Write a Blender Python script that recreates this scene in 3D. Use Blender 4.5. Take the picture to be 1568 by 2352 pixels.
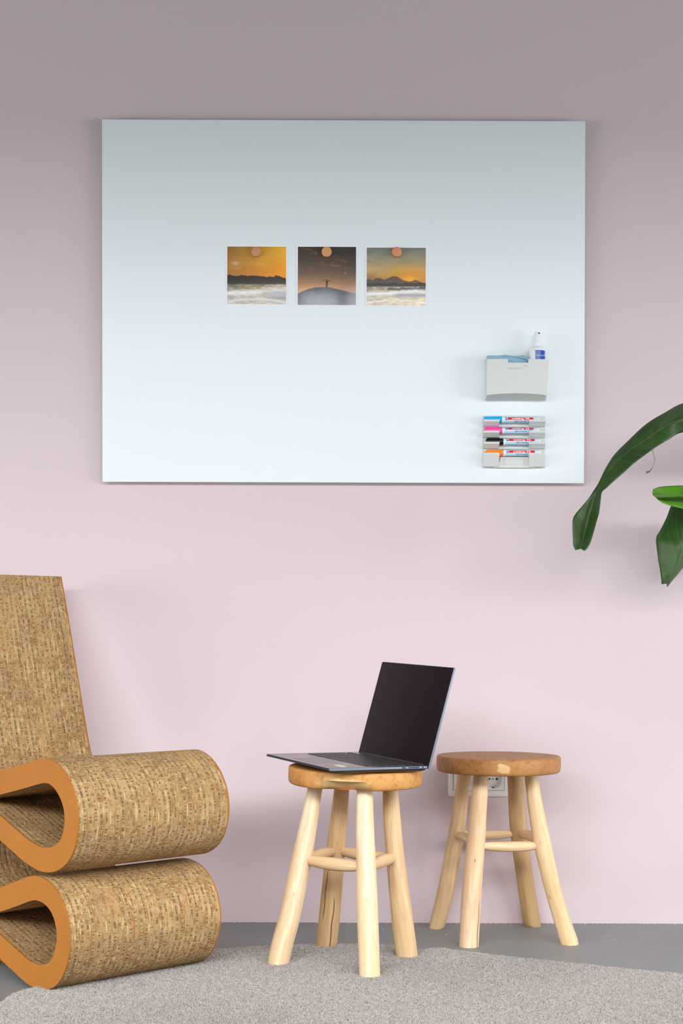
import bpy, bmesh, math, random
import numpy as np
from mathutils import Vector, Matrix

# ---------------------------------------------------------------- camera, sky, lights, exposure
for o in list(bpy.data.objects):
    bpy.data.objects.remove(o)
SC = bpy.context.scene
COL = SC.collection
W_PX, H_PX = 1568, 2352
CAM_D, CAM_H, F_PX = 3.6, 0.717, 3323.0          # distance to the pink wall, height, focal length in pixels
CX, CY = 784.0, 1457.0                            # the level line of the lens (shifted lens)
ROLL = math.radians(0.2)
cam_data = bpy.data.cameras.new('camera')
cam = bpy.data.objects.new('camera', cam_data)
COL.objects.link(cam)
cam.location = (0, -CAM_D, CAM_H)
CAM_R = Matrix.Rotation(math.radians(90), 3, 'X') @ Matrix.Rotation(ROLL, 3, 'Z')
cam.rotation_euler = CAM_R.to_euler()
cam_data.sensor_fit = 'VERTICAL'
cam_data.sensor_height = 36.0
cam_data.lens = F_PX / H_PX * 36.0
cam_data.shift_y = (CY - H_PX / 2) / H_PX
cam_data.clip_start = 0.05
cam_data.dof.use_dof = True
cam_data.dof.focus_distance = 3.35
cam_data.dof.aperture_fstop = 11.0
SC.camera = cam

SC.view_settings.view_transform = 'Standard'
SC.view_settings.look = 'None'
SC.view_settings.gamma = 1.0
SC.view_settings.use_curve_mapping = False
SC.view_settings.exposure = 0.0
SC.cycles.use_denoising = True
SC.cycles.max_bounces = 8
SC.cycles.diffuse_bounces = 5
SC.cycles.sample_clamp_indirect = 6.0

world = bpy.data.worlds.new('overcast_sky')
SC.world = world
world.use_nodes = True
bg = world.node_tree.nodes['Background']
bg.inputs[0].default_value = (0.90, 0.97, 1.0, 1)
bg.inputs[1].default_value = 0.5

def area_light(name, loc, aim, sx, sy, power, color):
    l = bpy.data.lights.new(name, 'AREA')
    l.shape = 'RECTANGLE'
    l.size, l.size_y, l.energy, l.color = sx, sy, power, color
    o = bpy.data.objects.new(name, l)
    COL.objects.link(o)
    o.location = loc
    o.rotation_euler = (Vector(aim) - Vector(loc)).to_track_quat('-Z', 'Y').to_euler()
    return o
# the bright band of sky outside the big window behind the camera
area_light('sky_through_window', (0.0, -8.0, 4.03), (0, 0, 4.03), 26.0, 1.9, 2600.0, (0.96, 0.98, 1.0))

# soft fill panels outside the unseen side windows, added to lighten the shadows
area_light('right_fill_sky', (5.3, -2.3, 1.0), (0, -2.3, 1.0), 3.4, 2.0, 225.0, (0.96, 0.98, 1.0))
area_light('left_fill_sky', (-5.3, -2.3, 1.0), (0, -2.3, 1.0), 3.4, 2.0, 185.0, (0.96, 0.98, 1.0))

# ---------------------------------------------------------------- helpers
def S(r, g, b, a=1.0):
    f = lambda c: (c / 255 / 12.92) if c / 255 <= 0.04045 else ((c / 255 + 0.055) / 1.055) ** 2.4
    return (f(r), f(g), f(b), a)

def ray(px, py):
    return CAM_R @ Vector(((px - CX) / F_PX, -(py - CY) / F_PX, -1.0))
def at(px, py, y):
    r = ray(px, py)
    t = (y + CAM_D) / r.y
    return Vector((0, -CAM_D, CAM_H)) + r * t
def on_floor(px, py, z=0.0):
    r = ray(px, py)
    return Vector((0, -CAM_D, CAM_H)) + r * ((z - CAM_H) / r.z)

def link(name, mesh, mat=None, parent=None, loc=None):
    o = bpy.data.objects.new(name, mesh)
    COL.objects.link(o)
    if mat is not None:
        for m in (mat if isinstance(mat, (list, tuple)) else [mat]):
            mesh.materials.append(m)
    if parent is not None:
        o.parent = parent
    if loc is not None:
        o.location = loc
    return o

def obj(name, bm, mat=None, parent=None, loc=None, smooth=False, off=None):
    if off is not None:
        bmesh.ops.translate(bm, verts=bm.verts, vec=-Vector(off))
    bmesh.ops.recalc_face_normals(bm, faces=bm.faces)
    me = bpy.data.meshes.new(name)
    bm.to_mesh(me)
    bm.free()
    if smooth:
        for p in me.polygons:
            p.use_smooth = True
    return link(name, me, mat, parent, loc)

def auto_smooth(o, deg=35):
    me = o.data
    bm = bmesh.new()
    bm.from_mesh(me)
    for e in bm.edges:
        e.smooth = not (len(e.link_faces) == 2 and e.calc_face_angle(0) > math.radians(deg))
    for f in bm.faces:
        f.smooth = True
    bm.to_mesh(me)
    bm.free()
    return o

def thing(name, label, cat, loc=(0, 0, 0), group=None, rot=None):
    o = bpy.data.objects.new(name, None)
    o.empty_display_size = 0.05
    COL.objects.link(o)
    o.location = loc
    if rot is not None:
        o.rotation_euler = rot
    return tag(o, label, cat, group)
def tag(o, label, cat, group=None):
    o['label'] = label
    o['category'] = cat
    if group:
        o['group'] = group
    return o
def struct(o):
    o['kind'] = 'structure'
    return o

def box(bm, lo, hi, bevel=0.0, seg=2):
    r = bmesh.ops.create_cube(bm, size=1.0)
    vs = r['verts']
    for v in vs:
        v.co = Vector([lo[i] + (v.co[i] + 0.5) * (hi[i] - lo[i]) for i in range(3)])
    if bevel > 0:
        es = list({e for v in vs for e in v.link_edges})
        bmesh.ops.bevel(bm, geom=es, offset=bevel, segments=seg, profile=0.6, affect='EDGES')
    return bm

def new_box(lo, hi, bevel=0.0, seg=2):
    return box(bmesh.new(), lo, hi, bevel, seg)

def prism(bm, pts, axis_lo, axis_hi, plane='xz'):
    """extrude a closed outline along the remaining axis"""
    def mk(a, b, c):
        return {'xz': (a, c, b), 'yz': (c, a, b), 'xy': (a, b, c)}[plane]
    A = [bm.verts.new(mk(p[0], p[1], axis_lo)) for p in pts]
    B = [bm.verts.new(mk(p[0], p[1], axis_hi)) for p in pts]
    n = len(pts)
    bm.faces.new(A)
    bm.faces.new(B[::-1])
    for i in range(n):
        bm.faces.new((A[i], B[i], B[(i + 1) % n], A[(i + 1) % n]))
    return bm

def lathe(bm, prof, axis='z', n=40, center=(0, 0, 0)):
    rings = []
    c = Vector(center)
    for r, h in prof:
        ring = []
        for i in range(n):
            a = 2 * math.pi * i / n
            p = Vector((r * math.cos(a), r * math.sin(a), h))
            if axis == 'y':
                p = Vector((p.x, -h, p.y))
            elif axis == 'x':
                p = Vector((h, p.x, p.y))
            ring.append(bm.verts.new(c + p))
        rings.append(ring)
    for k in range(len(rings) - 1):
        for i in range(n):
            bm.faces.new((rings[k][i], rings[k][(i + 1) % n], rings[k + 1][(i + 1) % n], rings[k + 1][i]))
    if prof[0][0] > 1e-6:
        bm.faces.new(rings[0][::-1])
    if prof[-1][0] > 1e-6:
        bm.faces.new(rings[-1])
    return bm

def catmull(pts, per=8, closed=False):
    P = [Vector(p) for p in pts]
    out = []
    n = len(P)
    for i in range(n - 1):
        p0, p1, p2, p3 = P[max(i - 1, 0)], P[i], P[i + 1], P[min(i + 2, n - 1)]
        for k in range(per):
            t = k / per
            out.append(0.5 * ((2 * p1) + (p2 - p0) * t + (2 * p0 - 5 * p1 + 4 * p2 - p3) * t * t
                              + (3 * p1 - p0 - 3 * p2 + p3) * t ** 3))
    out.append(P[-1])
    return out

def tube(bm, pts, radii, n=20, wob=0.0, seed=0, flat_bottom=None, round_ends=False):
    """log along a path, with UV (around, metres along); the seam faces away from the camera"""
    rnd = random.Random(seed)
    ph = [(rnd.uniform(0, 6.3), rnd.uniform(0, 6.3), rnd.uniform(0, 6.3)) for _ in range(3)]
    uv = bm.loops.layers.uv.verify()
    pts = [Vector(p) for p in pts]
    L = [0.0]
    for i in range(1, len(pts)):
        L.append(L[-1] + (pts[i] - pts[i - 1]).length)
    rings = []
    for i, p in enumerate(pts):
        t = (pts[min(i + 1, len(pts) - 1)] - pts[max(i - 1, 0)]).normalized()
        ref = Vector((0, 1, 0)) if abs(t.y) < 0.9 else Vector((0, 0, 1))
        e2 = (ref - t * ref.dot(t)).normalized()
        e1 = t.cross(e2)
        ring = []
        for k in range(n):
            a = 2 * math.pi * k / n
            w = 1 + wob * (math.sin(2 * a + ph[0][0] + 9 * L[i]) * 0.6 + math.sin(3 * a + ph[1][0] - 14 * L[i]) * 0.4
                           + 0.7 * math.sin(22 * L[i] + ph[2][0]))
            ring.append(bm.verts.new(p + (e2 * math.cos(a) + e1 * math.sin(a)) * radii[i] * w))
        rings.append(ring)
    if flat_bottom is not None:
        for v in rings[-1]:
            v.co.z = flat_bottom
    for i in range(len(rings) - 1):
        for k in range(n):
            k2 = (k + 1) % n
            f = bm.faces.new((rings[i][k], rings[i][k2], rings[i + 1][k2], rings[i + 1][k]))
            for lp, (u, v) in zip(f.loops, ((k, L[i]), (k + 1, L[i]), (k + 1, L[i + 1]), (k, L[i + 1]))):
                lp[uv].uv = (u / n, v)
    bm.faces.new(rings[0][::-1])
    bm.faces.new(rings[-1])
    return bm

# ---- node helper
class G:
    def __init__(s, name, rough=0.6, spec=0.4, metal=0.0):
        s.m = bpy.data.materials.new(name)
        s.m.use_nodes = True
        s.nt = s.m.node_tree
        s.b = s.nt.nodes['Principled BSDF']
        s.b.inputs['Roughness'].default_value = rough
        s.b.inputs['Specular IOR Level'].default_value = spec
        s.b.inputs['Metallic'].default_value = metal
    def put(s, sock, v):
        if hasattr(v, 'is_output'):
            s.nt.links.new(v, sock)
        elif v is not None:
            try:
                sock.default_value = v
            except Exception:
                sock.default_value = tuple(v)[:3]
    def n(s, t, **k):
        nd = s.nt.nodes.new(t)
        for a, v in k.items():
            setattr(nd, a, v)
        return nd
    def math(s, op, a, b=None, c=None, clamp=False):
        nd = s.n('ShaderNodeMath', operation=op, use_clamp=clamp)
        for i, v in enumerate((a, b, c)):
            if v is not None:
                s.put(nd.inputs[i], v)
        return nd.outputs[0]
    def coord(s, kind='Object'):
        return s.n('ShaderNodeTexCoord').outputs[kind]
    def xyz(s, vec):
        o = s.n('ShaderNodeSeparateXYZ')
        s.put(o.inputs[0], vec)
        return o.outputs
    def comb(s, x, y, z):
        o = s.n('ShaderNodeCombineXYZ')
        for i, v in enumerate((x, y, z)):
            s.put(o.inputs[i], v)
        return o.outputs[0]
    def scale(s, vec, sc):
        o = s.n('ShaderNodeVectorMath', operation='MULTIPLY')
        s.put(o.inputs[0], vec)
        s.put(o.inputs[1], sc)
        return o.outputs[0]
    def noise(s, vec, scale=5.0, detail=2.0, rough=0.5, dist=0.0):
        o = s.n('ShaderNodeTexNoise')
        s.put(o.inputs['Vector'], vec)
        o.inputs['Scale'].default_value = scale
        o.inputs['Detail'].default_value = detail
        o.inputs['Roughness'].default_value = rough
        o.inputs['Distortion'].default_value = dist
        return o.outputs[0]
    def step(s, v, lo, hi):
        o = s.n('ShaderNodeMapRange', clamp=True)
        o.interpolation_type = 'SMOOTHSTEP'
        s.put(o.inputs[0], v)
        o.inputs[1].default_value, o.inputs[2].default_value = lo, hi
        return o.outputs[0]
    def mix(s, fac, a, b, mode='MIX'):
        o = s.n('ShaderNodeMix', data_type='RGBA', blend_type=mode)
        s.put(o.inputs[0], fac)
        s.put(o.inputs[6], a)
        s.put(o.inputs[7], b)
        return o.outputs[2]
    def color(s, v):
        s.put(s.b.inputs['Base Color'], v)
        return s
    def bump(s, h, strength=0.3, dist=0.001):
        o = s.n('ShaderNodeBump')
        o.inputs['Strength'].default_value = strength
        o.inputs['Distance'].default_value = dist
        s.put(o.inputs['Height'], h)
        s.nt.links.new(o.outputs[0], s.b.inputs['Normal'])
        return s

def plain(name, col, rough=0.5, spec=0.4, metal=0.0, var=0.04, scale=40.0):
    g = G(name, rough, spec, metal)
    nz = g.noise(g.coord(), scale, 3)
    dark = tuple(c * (1 - var * 2) for c in col[:3]) + (1,)
    lite = tuple(min(1, c * (1 + var * 2)) for c in col[:3]) + (1,)
    g.color(g.mix(nz, dark, lite))
    return g.m

# ---------------------------------------------------------------- materials of the setting
def wall_paint():
    g = G('pink_wall_paint', 0.62, 0.25)
    co = g.coord()
    a = g.noise(co, 1.3, 3)
    b = g.noise(co, 260, 2)
    c = g.mix(a, (0.652, 0.539, 0.563, 1), (0.670, 0.555, 0.579, 1))
    g.color(c)
    g.bump(b, 0.12, 0.001)
    return g.m
M_WALL = wall_paint()
M_WHITE = plain('white_paint', (0.82, 0.80, 0.79), 0.7, 0.2)
def concrete():
    g = G('polished_concrete', 0.5, 0.35)
    co = g.coord()
    a = g.noise(co, 2.2, 5, 0.6)
    b = g.noise(co, 420, 2)
    w = g.noise(co, 95, 1)
    c = g.mix(a, (0.235, 0.248, 0.247, 1), (0.310, 0.323, 0.318, 1))
    c = g.mix(g.math('MULTIPLY', b, 0.30), c, (0.12, 0.12, 0.12, 1))
    c = g.mix(g.step(w, 0.76, 0.80), c, (0.60, 0.60, 0.58, 1))
    c = g.mix(g.step(g.noise(co, 60, 1), 0.23, 0.20), c, (0.10, 0.10, 0.10, 1))
    g.color(c)
    g.bump(b, 0.15, 0.001)
    return g.m
M_CONC = concrete()

# ---------------------------------------------------------------- room shell
XL, XR, YB, ZC = -4.6, 4.6, -4.2, 2.8
def slab(name, lo, hi, mat):
    return struct(obj(name, new_box(lo, hi), mat))
slab('floor', (XL - 0.1, YB - 0.1, -0.12), (XR + 0.1, 0.1, 0.0), M_CONC)
slab('wall_back', (XL, 0.0, 0.0), (XR, 0.1, ZC), M_WALL)
SY0, SY1, SZ0, SZ1 = -3.7, -0.9, 0.15, 1.7
for nm, xa, xb in (('wall_right', XR, XR + 0.1), ('wall_left', XL - 0.1, XL)):
    bm = bmesh.new()
    box(bm, (xa, YB, 0), (xb, SY0, ZC))
    box(bm, (xa, SY1, 0), (xb, 0.1, ZC))
    box(bm, (xa, SY0, 0), (xb, SY1, SZ0))
    box(bm, (xa, SY0, SZ1), (xb, SY1, ZC))
    struct(obj(nm, bm, M_WHITE))
slab('ceiling', (XL - 0.1, YB - 0.1, ZC), (XR + 0.1, 0.1, ZC + 0.1), plain('grey_concrete_ceiling', (0.17, 0.17, 0.17), 0.8, 0.2))
OXL, OXR, OZ0, OZ1 = -4.3, 4.3, 0.25, 2.62
bm = bmesh.new()
box(bm, (XL, YB - 0.1, 0), (OXL, YB, ZC))
box(bm, (OXR, YB - 0.1, 0), (XR, YB, ZC))
box(bm, (OXL, YB - 0.1, 0), (OXR, YB, OZ0))
box(bm, (OXL, YB - 0.1, OZ1), (OXR, YB, ZC))
struct(obj('wall_front', bm, M_WHITE))
M_FRAME = plain('dark_window_frame', (0.05, 0.052, 0.055), 0.4)
bm = bmesh.new()
for x in (-3.4, -2.5, -1.6, -0.755, -0.25, 0.0, 0.85, 1.7, 2.5, 3.4):
    box(bm, (x - 0.022, YB - 0.075, OZ0), (x + 0.022, YB - 0.025, OZ1))
for z0, z1 in ((OZ0, OZ0 + 0.05), (OZ1 - 0.05, OZ1)):
    box(bm, (OXL, YB - 0.08, z0), (OXR, YB - 0.02, z1))
struct(obj('window_1', bm, M_FRAME))
for nm, x0_ in (('fill_window_right', XR + 0.025), ('fill_window_left', XL - 0.075)):  # unseen side windows, added so the fill panels can shine in
    bm = bmesh.new()
    for y in (SY0 + 0.03, -2.3, SY1 - 0.03):
        box(bm, (x0_, y - 0.03, SZ0), (x0_ + 0.05, y + 0.03, SZ1))
    for z0, z1 in ((SZ0, SZ0 + 0.05), (SZ1 - 0.05, SZ1)):
        box(bm, (x0_ - 0.005, SY0, z0), (x0_ + 0.055, SY1, z1))
    struct(obj(nm, bm, M_FRAME))

# ---------------------------------------------------------------- rug with a short dense pile
RUG_Z, BACK_Z = 0.014, 0.005
back_px = [(-250, 2470), (-120, 2375), (0, 2303), (27, 2284), (62, 2271), (150, 2252), (300, 2222), (440, 2192), (491, 2181), (580, 2175), (625, 2172),
           (696, 2169), (800, 2168), (898, 2172), (940, 2179), (965, 2182), (1006, 2177), (1055, 2184), (1143, 2194), (1226, 2203), (1339, 2214),
           (1486, 2230), (1568, 2238), (1750, 2263), (1950, 2300)]
edge = [on_floor(x, y, RUG_Z) for x, y in back_px]
edge = [(p.x, p.y) for p in catmull([(p.x, p.y, 0) for p in edge], 4)]
outline = edge + [(1.45, -1.15), (1.30, -1.60), (0.8, -1.95), (0.0, -2.05), (-0.6, -1.9), (-0.92, -1.5)]
rug = thing('rug', 'large grey-beige short-pile rug with an irregular edge on the concrete floor', 'rug', (0, -0.9, 0))
def rug_mat():
    g = G('rug_pile', 0.95, 0.05)
    vc = g.n('ShaderNodeVertexColor')
    vc.layer_name = 'tuft'
    t = g.xyz(vc.outputs[0])[0]
    co = g.coord()
    a = g.noise(co, 6, 4, 0.6)
    c = g.mix(t, (0.262, 0.225, 0.203, 1), (0.520, 0.482, 0.450, 1))
    c = g.mix(g.step(a, 0.35, 0.65), g.mix(0.10, c, (0.3, 0.26, 0.24, 1)), c)
    g.color(c)
    return g.m
M_RUG = rug_mat()
bm = bmesh.new()
prism(bm, outline, 0.0, BACK_Z, 'xy')
bmesh.ops.triangulate(bm, faces=[f for f in bm.faces if len(f.verts) > 4])
obj('backing', bm, plain('rug_backing', (0.42, 0.37, 0.34), 0.95, 0.05), rug, off=(0, -0.9, 0))
def make_pile():
    rs = np.random.RandomState(4)
    P = np.array(outline)
    lo, hi = P.min(0), P.max(0)
    n = 1500000
    q = rs.rand(n, 2) * (hi - lo) + lo
    inside = np.zeros(len(q), bool)
    x, y = q[:, 0], q[:, 1]
    j = len(P) - 1
    for i in range(len(P)):
        xi, yi, xj, yj = P[i, 0], P[i, 1], P[j, 0], P[j, 1]
        c = ((yi > y) != (yj > y)) & (x < (xj - xi) * (y - yi) / (yj - yi + 1e-12) + xi)
        inside ^= c
        j = i
    q = q[inside]
    n = len(q)
    lean = np.stack([np.sin(q[:, 0] * 7 + 2 * np.sin(q[:, 1] * 9)), np.cos(q[:, 1] * 8 + 1.5 * np.sin(q[:, 0] * 6)) + 1.2], 1) * 0.0020
    lean += rs.randn(n, 2) * 0.0016
    ang = rs.randn(n) * 0.55
    wd = 0.0007 + rs.rand(n) * 0.0006
    h = RUG_Z - 0.0005 + rs.rand(n) * 0.002
    d = np.stack([np.cos(ang), np.sin(ang)], 1) * wd[:, None]
    z0 = np.full(n, BACK_Z - 0.001)
    v = np.zeros((n, 4, 3))
    v[:, 0, :2], v[:, 1, :2] = q - d, q + d
    v[:, 2, :2], v[:, 3, :2] = q + d * 0.8 + lean, q - d * 0.8 + lean
    v[:, 0, 2] = v[:, 1, 2] = z0
    v[:, 2, 2] = h
    v[:, 3, 2] = h
    v[:, :, 1] += 0.9
    me = bpy.data.meshes.new('pile')
    me.vertices.add(n * 4)
    me.vertices.foreach_set('co', v.reshape(-1))
    me.loops.add(n * 4)
    me.loops.foreach_set('vertex_index', np.arange(n * 4, dtype=np.int32))
    me.polygons.add(n)
    me.polygons.foreach_set('loop_start', np.arange(0, n * 4, 4, dtype=np.int32))
    me.update(calc_edges=True)
    at_ = me.color_attributes.new('tuft', 'FLOAT_COLOR', 'POINT')
    cell = np.floor(q[:, 0] / 0.0034).astype(np.int64) * 7919 + np.floor((q[:, 1] + 0.0012 * np.sin(q[:, 0] * 900)) / 0.0052).astype(np.int64) * 104729
    clump = ((np.sin(cell * 12.9898) * 43758.5453) % 1.0)
    val = np.repeat(np.clip(0.55 * clump + 0.45 * rs.rand(n), 0, 1), 4)
    at_.data.foreach_set('color', np.stack([val, val, val, np.ones_like(val)], 1).reshape(-1))
    o = link('pile', me, M_RUG, rug)
    o['kind'] = 'stuff'
make_pile()

# ---------------------------------------------------------------- folded cardboard chair
CH_N = on_floor(100, 2272, 0.012)
CH_F = on_floor(444, 2210, 0.012)
wdir = (CH_F - CH_N)
CH_W = wdir.length
wdir.normalize()
CH_ROT = Matrix(((wdir.x, wdir.y, 0), (wdir.y, -wdir.x, 0), (0, 0, 1)))     # columns: width, forward, up
fw = Vector((wdir.y, -wdir.x, 0))
# proper right-handed frame: local x = forward, local y = width, z up
CH_M = Matrix(((fw.x, wdir.x, 0), (fw.y, wdir.y, 0), (0, 0, 1)))
chair = thing('cardboard_chair', 'corrugated cardboard lounge chair folded in wavy loops with orange hardboard sides', 'chair',
              (CH_N.x, CH_N.y, 0.0), rot=CH_M.to_euler())
prof = [(-0.583, 0.857), (-0.545, 0.745), (-0.507, 0.625), (-0.470, 0.510), (-0.443, 0.435), (-0.415, 0.392), (-0.372, 0.376),
        (-0.300, 0.386), (-0.183, 0.411), (-0.085, 0.432), (-0.002, 0.4495), (0.040, 0.444), (0.074, 0.4225), (0.096, 0.393), (0.1035, 0.361),
        (0.097, 0.327), (0.077, 0.298), (0.040, 0.278), (-0.006, 0.271), (-0.042, 0.275), (-0.085, 0.285), (-0.182, 0.3165),
        (-0.262, 0.340), (-0.318, 0.336), (-0.362, 0.302), (-0.378, 0.250), (-0.360, 0.196), (-0.312, 0.157), (-0.250, 0.150),
        (-0.181, 0.1665), (-0.115, 0.187), (-0.058, 0.2055), (-0.022, 0.2105), (0.014, 0.205), (0.043, 0.190), (0.064, 0.166), (0.075, 0.134),
        (0.072, 0.103), (0.056, 0.070), (0.030, 0.046), (-0.008, 0.0345), (-0.040, 0.034), (-0.072, 0.0375), (-0.180, 0.0675), (-0.250, 0.088),
        (-0.310, 0.104), (-0.362, 0.098), (-0.392, 0.068), (-0.380, 0.037), (-0.345, 0.026), (-0.300, 0.025)]
KS = 0.989
pc = [Vector((p.x, p.y)) for p in catmull([(a * KS, b * KS, 0) for a, b in prof], 6)]
TH = 0.0242
def offset_curve(c, d):
    out = []
    for i in range(len(c)):
        t = (c[min(i + 1, len(c) - 1)] - c[max(i - 1, 0)]).normalized()
        out.append(c[i] + Vector((-t.y, t.x)) * d)
    return out
A_, B_ = offset_curve(pc, TH), offset_curve(pc, -TH)
def strip_solid(bm, y0, y1):
    ra = [[bm.verts.new((p.x, y, p.y)) for p in A_] for y in (y0, y1)]
    rb = [[bm.verts.new((p.x, y, p.y)) for p in B_] for y in (y0, y1)]
    n = len(A_)
    for i in range(n - 1):
        bm.faces.new((ra[0][i], ra[0][i + 1], ra[1][i + 1], ra[1][i]))
        bm.faces.new((rb[0][i], rb[1][i], rb[1][i + 1], rb[0][i + 1]))
        bm.faces.new((ra[0][i], rb[0][i], rb[0][i + 1], ra[0][i + 1]))
        bm.faces.new((ra[1][i], ra[1][i + 1], rb[1][i + 1], rb[1][i]))
    for i in (0, n - 1):
        bm.faces.new((ra[0][i], ra[1][i], rb[1][i], rb[0][i]))
    return bm
def cardboard():
    g = G('corrugated_cardboard_edges', 0.9, 0.1)
    x, w, z = g.xyz(g.coord())
    per = 0.0124
    cell = g.math('DIVIDE', w, per)
    # flutes are not perfectly straight
    cell = g.math('ADD', cell, g.math('MULTIPLY', g.noise(g.comb(x, w, z), 9, 2), 0.35))
    fr = g.math('FRACT', cell)
    idx = g.math('FLOOR', cell)
    half = g.math('ABSOLUTE', g.math('SUBTRACT', fr, 0.5))          # 0 middle of the dotted layer
    dotted = g.step(half, 0.25, 0.17)
    # layer A: rows of small holes between the flutes
    va = g.comb(g.math('MULTIPLY', x, 230.0), g.math('MULTIPLY', idx, 7.31), g.math('MULTIPLY', z, 285.0))
    vor = g.n('ShaderNodeTexVoronoi')
    vor.inputs['Scale'].default_value = 1.0
    vor.inputs['Randomness'].default_value = 0.6
    g.put(vor.inputs['Vector'], va)
    tone = g.noise(g.comb(g.math('MULTIPLY', x, 40.0), g.math('MULTIPLY', idx, 2.3), g.math('MULTIPLY', z, 40.0)), 1.0, 2)
    hd = g.math('ADD', g.math('ADD', vor.outputs['Distance'], g.math('MULTIPLY', half, 1.1)), g.math('MULTIPLY', tone, -0.35))
    hole = g.step(hd, 0.54, 0.10)
    # layer B: flutes cut lengthwise on upright faces, end-on on level faces
    side = g.math('FLOOR', g.math('MULTIPLY', fr, 4.0))
    seam = g.math('ABSOLUTE', g.math('SUBTRACT', g.math('FRACT', g.math('MULTIPLY', fr, 4.0)), 0.5))
    vb = g.comb(g.math('MULTIPLY', x, 170.0), g.math('ADD', g.math('MULTIPLY', idx, 3.7), g.math('MULTIPLY', side, 1.9)), g.math('MULTIPLY', z, 32.0))
    st = g.noise(vb, 1.0, 2.0, 0.55)
    big = g.noise(g.comb(x, w, z), 14, 4, 0.6)
    base = g.mix(g.step(big, 0.30, 0.70), S(156, 125, 86), S(186, 154, 110))
    bcol = g.mix(g.math('MULTIPLY', g.step(st, 0.50, 0.62), 0.75), base, S(150, 97, 50))
    bcol = g.mix(g.math('MULTIPLY', g.step(st, 0.46, 0.32), 0.80), bcol, S(212, 178, 128))
    bcol = g.mix(g.math('MULTIPLY', g.step(seam, 0.36, 0.5), 0.45), bcol, S(136, 104, 66))
    acol = g.mix(hole, S(174, 145, 103), S(112, 92, 68))
    c = g.mix(g.math('MULTIPLY', dotted, 0.88), bcol, acol)
    # fuzz of torn paper that breaks the rows
    fz = g.noise(g.comb(g.math('MULTIPLY', x, 260.0), g.math('MULTIPLY', w, 320.0), g.math('MULTIPLY', z, 130.0)), 1.0, 2)
    c = g.mix(g.math('MULTIPLY', g.step(fz, 0.55, 0.75), 0.4), c, S(196, 164, 116))
    # rubbed patches where hands and legs have worn the edges
    rub = g.step(g.noise(g.scale(g.comb(x, w, z), (6, 9, 3)), 1.6, 4, 0.65), 0.54, 0.70)
    c = g.mix(g.math('MULTIPLY', rub, 0.45), c, S(192, 154, 102))
    spot = g.step(g.noise(g.comb(x, w, z), 11, 4, 0.7), 0.66, 0.78)
    c = g.mix(g.math('MULTIPLY', spot, 0.45), c, S(104, 78, 50))
    g.color(c)
    hgt = g.math('SUBTRACT', st, g.math('MULTIPLY', g.math('MULTIPLY', hole, dotted), 1.2))
    g.bump(hgt, 0.7, 0.002)
    return g.m
def hardboard():
    g = G('orange_hardboard', 0.65, 0.2)
    co = g.coord()
    a = g.noise(co, 14, 4, 0.6)
    b = g.noise(g.scale(co, (1, 1, 3)), 120, 4, 0.7)
    c = g.mix(a, S(160, 99, 36), S(176, 113, 44))
    c = g.mix(g.math('MULTIPLY', g.step(b, 0.45, 0.75), 0.35), c, S(142, 82, 28))
    c = g.mix(g.step(g.noise(co, 22, 2), 0.74, 0.80), c, S(120, 78, 40))
    g.color(c)
    return g.m
M_CARD, M_HARD = cardboard(), hardboard()
PT = 0.0035
auto_smooth(obj('cardboard_body', strip_solid(bmesh.new(), PT, CH_W - PT), M_CARD, chair), 40)
for y0, y1 in ((0, PT), (CH_W - PT, CH_W)):
    o = auto_smooth(obj('side_panel', strip_solid(bmesh.new(), y0, y1), M_HARD, chair), 40)
    o['label'] = 'orange hardboard side panel'

# ---------------------------------------------------------------- stools
def log_wood(name, base, dark, lite, crack=None, seed=0.0):
    g = G(name, 0.55, 0.3)
    u, v, _ = g.xyz(g.n('ShaderNodeUVMap').outputs[0])
    vec = g.comb(g.math('MULTIPLY', u, 7.0), g.math('MULTIPLY', v, 5.0), seed)
    a = g.noise(vec, 1.0, 3, 0.55, 0.8)
    # grain lines: contours of a stretched noise
    gv = g.noise(g.comb(g.math('MULTIPLY', u, 3.2), g.math('MULTIPLY', v, 2.2), seed + 3.3), 1.0, 2, 0.5, 0.6)
    lines = g.math('ABSOLUTE', g.math('SUBTRACT', g.math('FRACT', g.math('MULTIPLY', gv, 11.0)), 0.5))
    fine = g.noise(g.comb(g.math('MULTIPLY', u, 60.0), g.math('MULTIPLY', v, 9.0), seed), 1.0, 2)
    c = g.mix(g.step(a, 0.3, 0.7), base, lite)
    c = g.mix(g.math('MULTIPLY', g.step(lines, 0.22, 0.02), 0.17), c, dark)
    c = g.mix(g.math('MULTIPLY', g.step(fine, 0.5, 0.8), 0.25), c, dark)
    kn = g.noise(g.comb(g.math('MULTIPLY', u, 9.0), g.math('MULTIPLY', v, 22.0), seed + 11.0), 1.0, 1)
    c = g.mix(g.math('MULTIPLY', g.step(kn, 0.74, 0.80), 0.7), c, S(120, 84, 48))
    if crack:
        for (u0, v0, v1) in crack:
            wob = g.math('MULTIPLY', g.math('SUBTRACT', g.noise(g.comb(0.0, g.math('MULTIPLY', v, 25.0), seed), 1.0, 2), 0.5), 0.05)
            dd = g.math('ABSOLUTE', g.math('SUBTRACT', g.math('ADD', u, wob), u0))
            k = g.math('MULTIPLY', g.step(dd, 0.010, 0.004),
                       g.math('MULTIPLY', g.step(v, v0, v0 + 0.03), g.step(v, v1, v1 - 0.03)))
            c = g.mix(k, c, S(70, 48, 28))
    g.color(c)
    g.bump(g.math('ADD', a, g.math('MULTIPLY', fine, 0.3)), 0.15, 0.002)
    return g.m

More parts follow.
